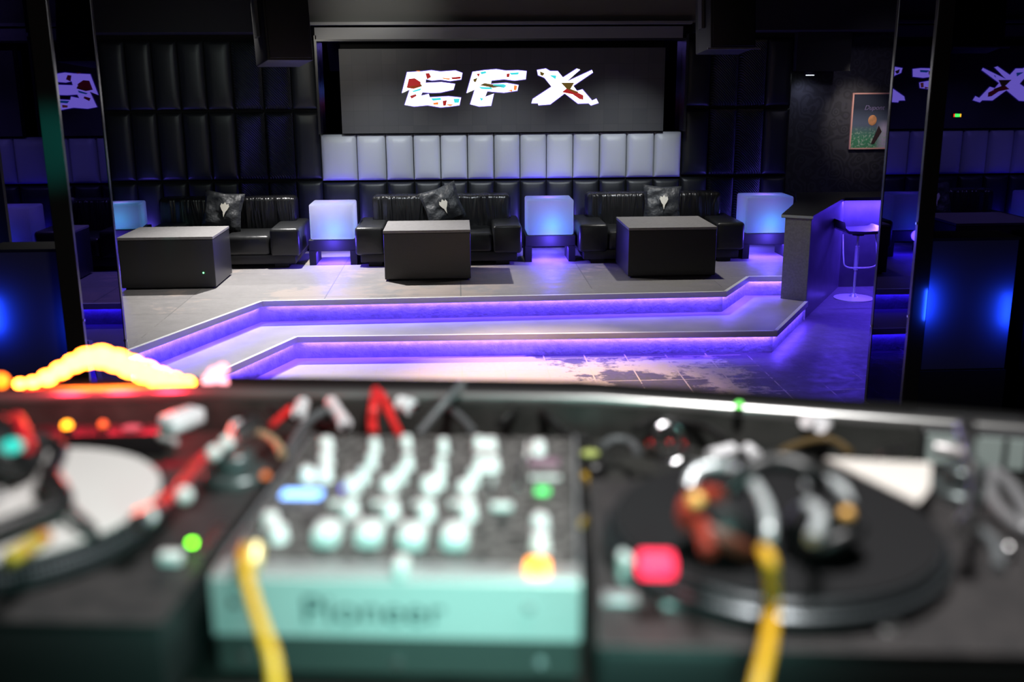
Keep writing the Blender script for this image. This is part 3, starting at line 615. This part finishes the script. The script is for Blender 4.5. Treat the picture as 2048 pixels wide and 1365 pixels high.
for px, py in ((652, 886), (651, 916), (649, 944), (556, 1060), (541, 1036), (980, 887), (984, 925), (1077, 892), (1080, 1040), (1080, 1080), (614, 945)): knob(px, py, .0085)
def chip(px, py, wx, wy, h, m, name, lab=None, z=1.8205):
    p = G(px, py, z+h); return W(MB().box(-wx/2, wx/2, -wy/2, wy/2, 0, h, min(h, wx, wy)*.3, M=TM((p.x, p.y, z))).build(name, m), lab)
for px in (672, 757, 838, 912): chip(px, 1003, .014, .008, .006, whitep, 'button', 'white cue button')
for px, py in ((655, 1063), (740, 1063), (825, 1068), (911, 1068)):
    p = G(px, py, 1.83); W(MB().box(-.0025, .0025, -.032, .03, 0, .0012, M=TM((p.x, p.y, 1.8205))).build('fader_slot', black, smooth=False))
    chip(px, py-14, .025, .034, .018, m_capt, 'fader_cap')
chip(803, 1117, .011, .022, .015, whitep, 'crossfader_cap', 'white crossfader cap', 1.8205)
p = G(800, 1122, 1.8215); W(MB().box(-.045, .045, -.002, .002, 0, .001, M=TM((p.x, p.y, 1.8205))).build('crossfader_slot', black, smooth=False))
chip(604, 986, .042, .018, .003, emis('blue display', (.2, .42, 1), 1.7), 'display', 'blue lit display')
chip(690, 975, .008, .012, .002, emis('blue led', (.2, .2, 1), 1), 'indicator_lamp', 'blue indicator')
chip(1088, 922, .034, .018, .003, emis('lilac display', (.38, .22, .3), .35), 'display', 'dim lilac display')
chip(1088, 922, .042, .024, .0015, black, 'display_bezel')
chip(1090, 953, .034, .006, .003, whitep, 'scale_strip', 'white strip')
chip(1085, 978, .014, .010, .005, emis('green button', (.12, 1, .22), .8), 'button', 'lit green button')
chip(1075, 1126, .019, .019, .008, emis('amber button', (1, .3, .02), 2.6), 'button', 'lit amber button')
chip(1003, 1006, .022, .009, .008, whitep, 'button', 'white bar button')
chip(1000, 1040, .012, .014, .003, black, 'recess')

chip(1055, 900, .003, .06, .001, whitep, 'scale_strip'); chip(1040, 945, .006, .09, .001, alu, 'scale_strip'); chip(985, 970, .005, .05, .001, alu, 'scale_strip')
# ---------------- turntables
m_plinth = mat('turntable plinth', (.03, .029, .03), .55, .2, spec=.35, noise=(60, (.055, .05, .05), .2))
m_plf = mat('turntable front', (.012, .016, .016), .45, .2)
# platter rim with strobe dots
m_rim = bpy.data.materials.new('platter rim dots'); m_rim.use_nodes = True; nt = m_rim.node_tree; b = nt.nodes['Principled BSDF']; tc = nt.nodes.new('ShaderNodeTexCoord'); sp_ = nt.nodes.new('ShaderNodeSeparateXYZ'); nt.links.new(tc.outputs['Object'], sp_.inputs[0])
ang = ma(nt, 'ARCTAN2', sp_.outputs[1], sp_.outputs[0]); f1 = ma(nt, 'GREATER_THAN', ma(nt, 'FRACT', ma(nt, 'MULTIPLY', ang, 180/(2*PI))), .5); f2 = ma(nt, 'GREATER_THAN', ma(nt, 'FRACT', ma(nt, 'MULTIPLY', sp_.outputs[2], 170)), .45)
nt.links.new(mx(nt, (.01, .012, .014), (.12, .14, .15), ma(nt, 'MULTIPLY', f1, f2)), b.inputs['Base Color']); b.inputs['Roughness'].default_value = .3; b.inputs['Metallic'].default_value = .5
def turntable(pc, rel, label, mat_col, rough, armcol, arm_pts, strobe):
    """pc platter centre; rel platter-centre offset from plinth centre in the desk's own axes"""
    cx = Vector((pc.x, pc.y, 0))-ex*rel[0]-ey*rel[1]; r = thing('turntable', (cx.x, cx.y, DZ), label, 'turntable'); T = Matrix.Translation((cx.x, cx.y, DZ)) @ RM
    U = lambda o, lab=None: (under(o, r), o.__setitem__('label', lab) if lab else None)[0]
    U(MB().box(-.2265, .2265, -.1765, .1765, .02, .096, .006, M=T).build('base', m_plf)); U(MB().box(-.2265, .2265, -.1765, .1765, .096, .1, .0015, M=T).build('top_plate', m_plinth, smooth=False))
    for x in (-.18, .18):
        for y in (-.13, .13): U(MB().cyl((0, 0, 0), .025, .02, M=T @ Matrix.Translation((x, y, 0))).build('foot', black))
    P = Matrix.Translation((pc.x, pc.y, 0)); 
    o = MB().lathe([(0, 0), (.153, 0), (.160, .004), (.160, .014), (.155, .017), (.155, .024), (.151, .027), (0, .027)], seg=72).build('platter', m_rim); o.location = (pc.x, pc.y, 1.812); bpy.context.view_layer.update(); U(o)
    o = MB().lathe([(0, 0), (.149, 0), (.150, .0015), (.149, .003), (.05, .003), (.0495, .0025), (0, .0025)], seg=72).build('slipmat', mat('slipmat '+label[:5], mat_col, rough, spec=.25)); o.location = (pc.x, pc.y, 1.8395); bpy.context.view_layer.update(); U(o)
    U(MB().cyl((pc.x, pc.y, 1.84), .0035, .016, 12).build('spindle', chrome))
    a0 = arm_pts[0]; U(MB().cyl((a0.x, a0.y, DZ+.1), .036, .012, bev=.002).cyl((a0.x, a0.y, DZ+.112), .022, .022, bev=.002).build('arm_base', mat('arm base', (.1, .12, .12), .35, .5)))
    U(MB().tube(arm_pts, .005).build('tonearm', armcol))
    d0 = (arm_pts[0]-arm_pts[1]).normalized(); q = arm_pts[0]; U(MB().tube([q, q+d0*.02, q+d0*.05], lambda t: .011 if t > .3 else .006, smooth=False, seg=16).build('counterweight', alu))
    e0 = arm_pts[-1]; d1 = (e0-arm_pts[-2]).normalized(); U(MB().tube([e0, e0+d1*.012, e0+d1*.038], lambda t: .004+.006*t, smooth=False, seg=10).build('headshell', alu))
    for k, dy in ((0, 0), (1, .0)):
        pass
    f = T @ Matrix.Translation((.195, -.07, .1)); U(MB().box(-.006, .006, -.05, .05, 0, .001, M=f).build('pitch_slot', black, smooth=False)); 
    U(MB().box(-.010, .010, -.006, .006, .001, .012, .002, M=f).build('pitch_slider', whitep))
    if strobe:
        s0 = G(1257, 1102, 1.838); U(MB().cyl((s0.x, s0.y, 1.81), .0095, .026, bev=.002).build('strobe_housing', mat('pale teal housing', (.7, .8, .78), .35)), 'pale strobe and power housing')
        s1_ = G(1318, 1118, 1.862); U(MB().box(-.017, .013, -.009, .012, 0, .018, .004, M=TM((s1_.x, s1_.y, 1.847))).build('strobe_lamp', emis('red strobe', (1, .02, .08), 1.2)), 'glowing red strobe lamp')
        for px, py, wx in ((1240, 1193, .030), (1350, 1200, .024)):
            q = G(px, py, 1.815); U(MB().box(-wx/2, wx/2, -.009, .009, 0, .005, .001, M=TM((q.x, q.y, 1.8105))).build('button', mat('button alu', (.6, .62, .63), .3, .6)))
        q = G(1432, 1205, 1.815); U(MB().cyl((q.x, q.y, 1.81), .006, .003).build('speed_button', mat('red plastic', (.5, .05, .06), .4)))
        q = G(1777, 1247, 1.815); U(MB().cyl((q.x, q.y, 1.81), .012, .004, bev=.001).build('light_socket', alu))
    else:
        q = G(384, 1084, 1.822); U(MB().cyl((q.x, q.y, 1.8195), .003, .0025, 12).build('pitch_light', emis('pitch green', (.2, 1, .02), 5)), 'green pitch light')
        q = G(422, 1060, 1.82); U(MB().box(-.004, .004, -.03, .03, 0, .002, M=TM((q.x, q.y, 1.8105))).build('pitch_scale', alu))
    return r
pr = Vector((.292, .888, 0)); plc = Vector((-.463, .985, 0))
turntable(plc, (.0, 0), 'left turntable with a white slipmat and red tonearm', (.62, .60, .58), .6, mat('red tonearm', (.75, .06, .06), .25, .4),  # red light painted into the tonearm colour
          [G(466, 878, 1.86), G(440, 897, 1.86), G(407, 918, 1.86), G(372, 960, 1.86), G(350, 987, 1.86), G(316, 1014, 1.86)], False)
turntable(pr, (-.055, 0), 'right turntable with a black slipmat and glowing red strobe lamp', (.008, .008, .009), .8, alu,
          [G(1936, 885, 1.87), G(1940, 920, 1.87), G(1948, 960, 1.86), G(1945, 990, 1.86), G(1935, 1030, 1.86)], True)
for px, py, z, lab in ((428, 906, 1.875, 0), (453, 887, 1.875, 0), (369, 991, 1.872, 0), (297, 1034, 1.86, 0)):
    q_ = G(px, py, z); under(MB().ball(q_, .0075, 12).build('arm_glint', whitep), bpy.data.objects['turntable'])  # white balls standing in for glints on the tonearm
sl = [G(1650, 928, 1.838), G(1862, 938, 1.838), G(1858, 990, 1.838), G(1835, 1018, 1.838)]
s_o = MB().prism([(p.x, p.y) for p in sl], 1.8425, 1.8445).build('paper_sleeve', mat('cream card', (.72, .68, .63), .6), smooth=False)
tag(s_o, 'cream card record sleeve corner lying at the back of the right turntable', 'record sleeve')
# ---------------- headphones
m_hp = mat('headphone shell', (.16, .2, .2), .3, .5); m_pad = mat('brown ear pad', (.11, .025, .012), .5); m_bl = mat('headphone black', (.012, .012, .013), .4)
hp = thing('headphones', G(1540, 1040, 1.845), 'silver and brown headphones lying on the right turntable', 'headphones')
for px, py, rr in ((1450, 1045, .036), (1640, 1045, .034)):
    c = G(px, py, 1.872); Mx = Matrix.Translation(c) @ Matrix.Rotation(.5 if px < 1500 else -.4, 4, 'Y') @ Matrix.Rotation(-.3, 4, 'X')
    under(MB().tube([G(1402, 1045, 1.893), G(1408, 1075, 1.89), G(1418, 1105, 1.885)], .006).build('cup_trim', mat('rust trim', (.28, .03, .015), .4)), hp) if px < 1500 else None
    cupo = under(MB().lathe([(0, .022), (rr*.5, .02), (rr*.9, .012), (rr, 0), (rr*.95, -.008), (0, -.008)], M=Mx).build('ear_cup', m_bl), hp)
    ringp = [Mx @ Vector((rr*.8*math.cos(a), rr*.8*math.sin(a), -.014)) for a in [2*PI*i/12 for i in range(12)]]
    under(MB().tube(ringp, .009, 10, True, True).build('ear_pad', m_pad if px < 1500 else m_bl), hp, cupo)
    e_ = G(1392, 1003, 1.895) if px < 1500 else G(1693, 1030, 1.89)
    under(MB().ball(e_, .008 if px < 1500 else .0065).build('hinge', mat('gold hinge', (1, .55, .15), .35, .2)), hp)['label'] = 'gold hinge'
under(MB().tube([G(1372, 1035, 1.885), G(1378, 1005, 1.89), G(1420, 990, 1.9), G(1440, 1000, 1.9)], .008).build('cup_trim', mat('rust trim', (.28, .03, .015), .4)), hp)
under(MB().tube([G(1378, 975, 1.885), G(1392, 945, 1.895), G(1440, 932, 1.9), G(1495, 955, 1.9), G(1530, 1010, 1.895), G(1538, 1065, 1.885), G(1532, 1100, 1.87)], .0055).build('yoke', mat('grey yoke', (.6, .64, .65), .3, .4)), hp)
under(MB().tube([G(1612, 975, 1.885), G(1640, 958, 1.895), G(1680, 975, 1.895), G(1700, 1010, 1.888)], .0055).tube([G(1618, 1010, 1.9), G(1640, 1035, 1.9), G(1625, 1080, 1.893)], .006).build('yoke', mat('grey yoke', (.6, .64, .65), .3, .4)), hp)
under(MB().tube([G(1455, 985, 1.89), G(1500, 940, 1.91), G(1560, 925, 1.915), G(1620, 945, 1.91), G(1650, 985, 1.89)], .009).build('headband', m_bl), hp)
h2 = thing('headphones', G(60, 930, 1.845), 'black headphones lying on the white slipmat of the left turntable', 'headphones')
c = G(20, 897, 1.88); under(MB().lathe([(0, .02), (.02, .018), (.034, .01), (.036, -.01), (0, -.01)], M=Matrix.Translation(c) @ Matrix.Rotation(.7, 4, 'Y')).build('ear_cup', m_bl), h2)
under(MB().ball(G(24, 893, 1.905), .011, sc=(1, 1, .6)).build('cup_badge', mat('teal badge', (.02, .5, .42), .3, emit=(.02, .6, .5), es=.25)), h2)['label'] = 'teal badge'  # badge given a faint glow of its own
under(MB().tube([G(33, 838, 1.895), G(45, 865, 1.9), G(57, 895, 1.895)], .007).build('cup_trim', mat('red trim', (.7, .02, .03), .35)), h2)['label'] = 'red trim'
under(MB().tube([G(0, 842, 1.86), G(40, 870, 1.88), G(115, 895, 1.87), G(103, 950, 1.865), G(128, 1002, 1.86), G(60, 1035, 1.86), G(-20, 1065, 1.86)], .009).build('headband', m_bl), h2)
under(MB().tube([G(125, 1000, 1.86), G(150, 1028, 1.855), G(182, 1058, 1.85), G(190, 1085, 1.83)], .005).build('slider', m_bl), h2)
# ---------------- cables and plugs
def BF(px, py, off=.015):
    y = 1.45
    for _ in range(8):
        p = V(px, py, y)
        for (x0, y0), (x1, y1) in zip(bxy, bxy[1:]):
            if x0 <= p.x <= x1: y = y0+(y1-y0)*(p.x-x0)/(x1-x0)-off
    return V(px, py, y)
def cable(pts, r, m, label, cat='cable', name='cable', group=None):
    return tag(MB().tube(pts, r).build(name, m), label, cat, group)
yel = mat('yellow cable', (.75, .42, .02), .4); redc = mat('red cable', (.8, .03, .03), .4); gryc = mat('grey cable', (.12, .13, .135), .4); tan = mat('tan cable', (.42, .34, .2), .5); blk = mat('black cable', (.012, .012, .012), .45)
cable([G(492, 1098, 1.835), V(488, 1120, .80), V(500, 1180, .76), V(522, 1250, .72), V(545, 1320, .69), V(556, 1420, .66)], .0052, yel, 'yellow cable hanging over the front left of the mixer')
pg = thing('jack_plug', G(508, 1110, 1.83), 'gold jack plug at the front left corner of the mixer', 'plug')
under(MB().tube([G(512, 1092, 1.85), G(509, 1118, 1.842), G(507, 1135, 1.838)], .007, smooth=False).build('barrel', mat('gold plug', (.95, .75, .35), .3, .3)), pg)
cable([G(1527, 1102, 1.88), G(1540, 1130, 1.88), V(1545, 1200, .74), V(1538, 1280, .68), V(1520, 1360, .64), V(1505, 1430, .62)], .0058, yel, 'yellow cable running from the headphones over the right turntable')
def run(pl, z, r, m, label, **k): return cable([G(x, y, zz if zz else z) for x, y, zz in [(*p, 0) if len(p) == 2 else p for p in pl]], r, m, label, **k)
run([(752, 782, 1.79), (748, 815, 1.79), (744, 845, 1.77), (747, 868, 1.76)], 0, .0075, redc, 'red cable dropping straight down behind the mixer')
run([(762, 788, 1.79), (775, 815, 1.78), (785, 840, 1.77), (800, 872, 1.76)], 0, .006, redc, 'red cable slanting right behind the mixer')
run([(580, 818), (565, 832), (545, 850)], 1.77, .0055, redc, 'short red cable behind the left turntable arm')
run([(925, 768, 1.80), (895, 800, 1.79), (865, 835, 1.77), (838, 868, 1.75)], 0, .0065, gryc, 'thick grey cable slanting left behind the mixer')
run([(893, 812), (920, 835), (945, 862)], 1.76, .006, gryc, 'grey cable slanting right down to the mixer back')
run([(650, 822), (615, 845), (590, 880), (575, 910)], 1.765, .007, gryc, 'grey cable curving into the gap left of the mixer')
run([(500, 862), (530, 872), (552, 888), (565, 910)], 1.78, .006, tan, 'tan cable between the left tonearm and the mixer')
run([(1205, 893), (1228, 880), (1258, 884), (1275, 905)], 1.76, .006, gryc, 'short grey cable arching left of the right turntable')
run([(1270, 860), (1320, 840), (1400, 850), (1450, 880)], 1.75, .006, blk, 'black cable looping behind the right turntable')
run([(1000, 850), (1050, 812), (1090, 830), (1130, 870), (1180, 880)], 1.75, .007, blk, 'black cable looping behind the right side of the mixer')
run([(1760, 912), (1785, 903), (1815, 897)], 1.79, .006, alu, 'silver cable end behind the cream sleeve')
run([(1167, 949), (1180, 975), (1192, 1005), (1185, 1030), (1163, 1050)], 1.78, .0045, mat('gold braid', (.7, .42, .03), .4, noise=(60, (.02, .015, .01), .1)), 'gold and black braided cable between mixer and right turntable')
run([(700, 870, 1.75), (660, 850, 1.75), (600, 840, 1.75), (540, 820, 1.76)], 0, .006, blk, 'black cable lying behind the left side of the mixer')
run([(1290, 905), (1330, 915), (1420, 925), (1500, 915), (1560, 925)], 1.75, .006, blk, 'black cable along the back of the right turntable')
run([(1700, 905), (1660, 880), (1610, 885), (1560, 905)], 1.75, .006, mat('brown cable', (.12, .08, .03), .5), 'brown cable behind the right platter')
wp = mat('white plug', (.9, .9, .92), .3)
def plug(pts, z, r, label, m=wp):
    P = [q if isinstance(q, Vector) else G(*q, z) for q in pts]; r_ = thing('plug', P[0], label, 'plug')
    under(MB().tube(P, r, 14, smooth=False).build('body', m), r_); d = (P[-1]-P[0]).normalized()
    under(MB().tube([P[-1], P[-1]+d*.012], r*.45, 10, smooth=False).build('tip', chrome), r_); return r_
plug([(605, 808), (598, 828)], 1.775, .011, 'white plug behind the mixer beside the short red cable')
plug([(662, 805), (672, 822), (690, 848)], 1.77, .0105, 'long white plug slanting down behind the mixer')
plug([(800, 808), (822, 814)], 1.775, .013, 'round white plug behind the centre of the mixer')
plug([BF(1612, 842, .03), BF(1622, 845, .02)], 0, .0115, 'left one of the twin white plugs on the back board'); plug([BF(1641, 850, .03), BF(1648, 851, .02)], 0, .0125, 'right one of the twin white plugs on the back board')
plug([(1420, 912), (1465, 900)], 1.78, .009, 'white plug lying at the back edge of the right turntable')
plug([(1495, 898), (1512, 912)], 1.78, .008, 'small white plug right behind the right platter')
plug([(476, 855), (468, 875)], 1.83, .010, 'white plug above the left tonearm pivot')
ad = thing('power_adapter', G(362, 850, 1.80), 'white power adapter tilted behind the left turntable', 'adapter')
c = G(364, 840, 1.80); under(MB().box(-.017, .017, -.03, .03, -.012, .012, .007, 3, M=Matrix.Translation(c) @ Matrix.Rotation(-.55, 4, 'Z')).build('body', wp), ad)
under(MB().tube([G(340, 862, 1.79), G(320, 875, 1.78), G(352, 885, 1.78)], .005).build('lead', mat('pale lead', (.5, .48, .48), .5)), ad)
ch = MB(); cc = G(1338, 888, 1.80)
ch.tube([cc+Vector((.022*math.cos(a), .012*math.sin(a), .022*math.sin(a))) for a in [2*PI*i/14 for i in range(14)]], .004, 10, True, True)
cr = thing('chrome_ring', cc-Vector((0, 0, .03)), 'chrome ring with a knob at the back left of the right turntable', 'ring'); under(ch.build('ring', chrome), cr); under(MB().ball(G(1345, 890, 1.79), .009, sc=(.8, 1, 1.5)).build('knob', chrome), cr)

# indicator lamps and boxes
def lamp(px, py, z, r, c, s, label):
    p = G(px, py, z) if z else BF(px, py); t = thing('indicator_light', p, label, 'indicator')
    under(MB().ball(p, r, 12).build('lens', emis(label[:16], c, s)), t); under(MB().cyl((p.x, p.y, p.z-.012), r*1.4, .01, 12).build('bezel', black), t)
lamp(1478, 811, 0, .0055, (.2, 1, .15), 1.0, 'green indicator light on the back rail')
lamp(206, 850, 1.775, .006, (1, .10, .02), 1.0, 'orange indicator light behind the left turntable')
lamp(134, 852, 1.79, .0065, (1, .30, .01), 3.0, 'yellow and red indicator light behind the left turntable')
lamp(531, 952, 1.82, .005, (1, .22, .03), .4, 'small dim orange light between left turntable and mixer')
lamp(1214, 985, 1.80, .005, (1, .03, .03), .6, 'small red light between mixer and right turntable')
ps = thing('power_strip', G(180, 860, 1.73), 'black power strip under the lit switches behind the left turntable', 'power strip')
a, b_ = G(60, 860, 1.745), G(330, 858, 1.745); mm_ = (a+b_)/2
under(MB().box(-(b_-a).length/2, (b_-a).length/2, -.025, .025, 1.711, 1.745, .004, M=Matrix.Translation((mm_.x, mm_.y, 0)) @ Matrix.Rotation(-.03, 4, 'Z')).build('housing', m_bl), ps)
under(MB().cyl((mm_.x+.05, mm_.y, 1.745), .014, .002).cyl((mm_.x+.1, mm_.y, 1.745), .014, .002).build('socket', mat('socket grey', (.2, .17, .2), .5)), ps)
# rear right device
rd = thing('rack_device', G(1950, 860, 1.75), 'teal-lit grey rack device at the far right behind the turntable', 'device')
a, b_ = G(1850, 855, 1.775), G(2075, 870, 1.775); mm_ = (a+b_)/2; L_ = (b_-a).length/2; Rr = Matrix.Translation((mm_.x, mm_.y, 1.711)) @ Matrix.Rotation(math.atan2(b_.y-a.y, b_.x-a.x), 4, 'Z')
under(MB().box(-L_, L_, -.0, .09, 0, .06, .003, M=Rr).build('case', dgrey, smooth=False), rd)
under(MB().box(-L_, L_, -.004, 0, .012, .056, .001, M=Rr).build('front_panel', mat('device face', (.5, .6, .57), .4, .3), smooth=False), rd)
for i in (-.075, -.03, .03, .06): under(MB().box(i, i+.006, -.006, -.003, .012, .056, M=Rr).build('slot', black, smooth=False), rd)
sw = thing('lever_arm', G(1900, 900, 1.80), 'silver lever arm with a round tip right of the cream sleeve', 'arm')
under(MB().tube([G(1872, 896, 1.82), G(1905, 902, 1.82), G(1935, 910, 1.82)], .008).build('arm', mat('pale metal', (.6, .58, .58), .35, .5)), sw)
under(MB().tube([G(1928, 870, 1.80), G(1930, 900, 1.82), G(1940, 940, 1.82), G(1942, 978, 1.82)], .004).ball(G(1941, 980, 1.822), .009).build('rod', chrome), sw)
lp = [G(1983, 945, 1.82), G(2015, 965, 1.82), G(2045, 1010, 1.82), (G(2060, 1060, 1.82)), G(2020, 1040, 1.82), G(1985, 1000, 1.82)]
tag(MB().tube(lp, .007, 10, True, True).build('metal_loop', mat('grey loop', (.3, .3, .31), .4, .4)), 'dark grey metal loop at the right edge beside the right tonearm', 'loop')
tag(MB().ball(G(2018, 1100, 1.82), .007).build('steel_knob', alu), 'small steel knob near the right edge below the grey loop', 'knob')
tag(MB().tube([G(1955, 1060, 1.815), G(1990, 1090, 1.815), G(2000, 1140, 1.815)], .006).build('grey_lead', gryc), 'short grey lead at the right edge of the right turntable', 'cable')
tag(MB().tube([G(12, 1122, 1.87), G(44, 1104, 1.87), G(90, 1075, 1.865)], .007).build('strap', mat('yellow green strap', (.45, .4, .02), .5, noise=(40, (.5, .15, .02), .1))), 'yellow and orange strap on the left slipmat near the left edge', 'strap')
tag(MB().cyl(G(1189, 931, 1.77)+Vector((0, 0, -.03)), .016, .035, bev=.003).build('black_cap', m_bl), 'round black cap between mixer and right turntable', 'cap')
tag(MB().ball(G(1180, 908, 1.775), .009, sc=(1.4, 1, .6)).build('olive_tag', mat('olive', (.4, .45, .12), .5)), 'small olive tag behind the round black cap', 'tag')
# ---------------- light garland beyond the rail
bulbs = [(40, 768, 9), (66, 765, 10), (95, 756, 14), (122, 741, 15), (148, 727, 16), (174, 717, 19), (203, 714, 21), (233, 722, 21), (262, 734, 21), (290, 745, 21), (318, 757, 20), (346, 764, 17), (375, 767, 12)]
gl = thing('light_garland', V(200, 770, 1.75), 'arched garland of glowing yellow and red bulbs beyond the desk rail at left', 'lamp')
m_bulb = emis('hot garland bulb', (1, .14, .012), 20)
YB = 1.68
for px, py, rr in bulbs:
    c = V(px, py, YB); under(MB().ball(c, rr*.00058*1.45, 12, sc=(1.3, 1, 1)).build('bulb', m_bulb), gl)
under(MB().cyl((V(40, 768, YB).x, YB, 1.724), .005, V(40, 768, YB).z-1.724).cyl((V(375, 768, YB).x, YB, 1.724), .005, V(375, 768, YB).z-1.724).build('stand', black), gl)
under(MB().tube([V(px, py+14, YB+.01) for px, py, rr in bulbs], .004).build('wire', mat('red wire', (.4, .02, .02), .4)), gl)
pk = thing('pink_bulb', V(435, 760, YB), 'pink glowing bulb cluster right of the light garland', 'lamp')
under(MB().cyl((V(435, 760, YB).x, YB, 1.725), .006, .03).build('socket', black), pk)
for px, py, rr in ((430, 750, .014), (445, 738, .010), (418, 762, .012), (447, 765, .009)): under(MB().ball(V(px, py, YB), rr, 12).build('bulb', emis('pink bulb', (1, .32, .38), 1.3)), pk)
eb = thing('glowing_bulb', V(3, 762, YB), 'single yellow bulb glowing at the left edge of the picture', 'lamp')
under(MB().ball(V(2, 762, YB), .013, 12).build('bulb', emis('dim garland bulb', (1, .14, .005), 2.2)), eb); under(MB().cyl(V(2, 790, YB), .006, .02).build('socket', black), eb)
for x in (120, 220, 320): point(V(x, 760, YB-.1)+Vector((0, -.04, .04)), .35, (1, .02, .05), .02)
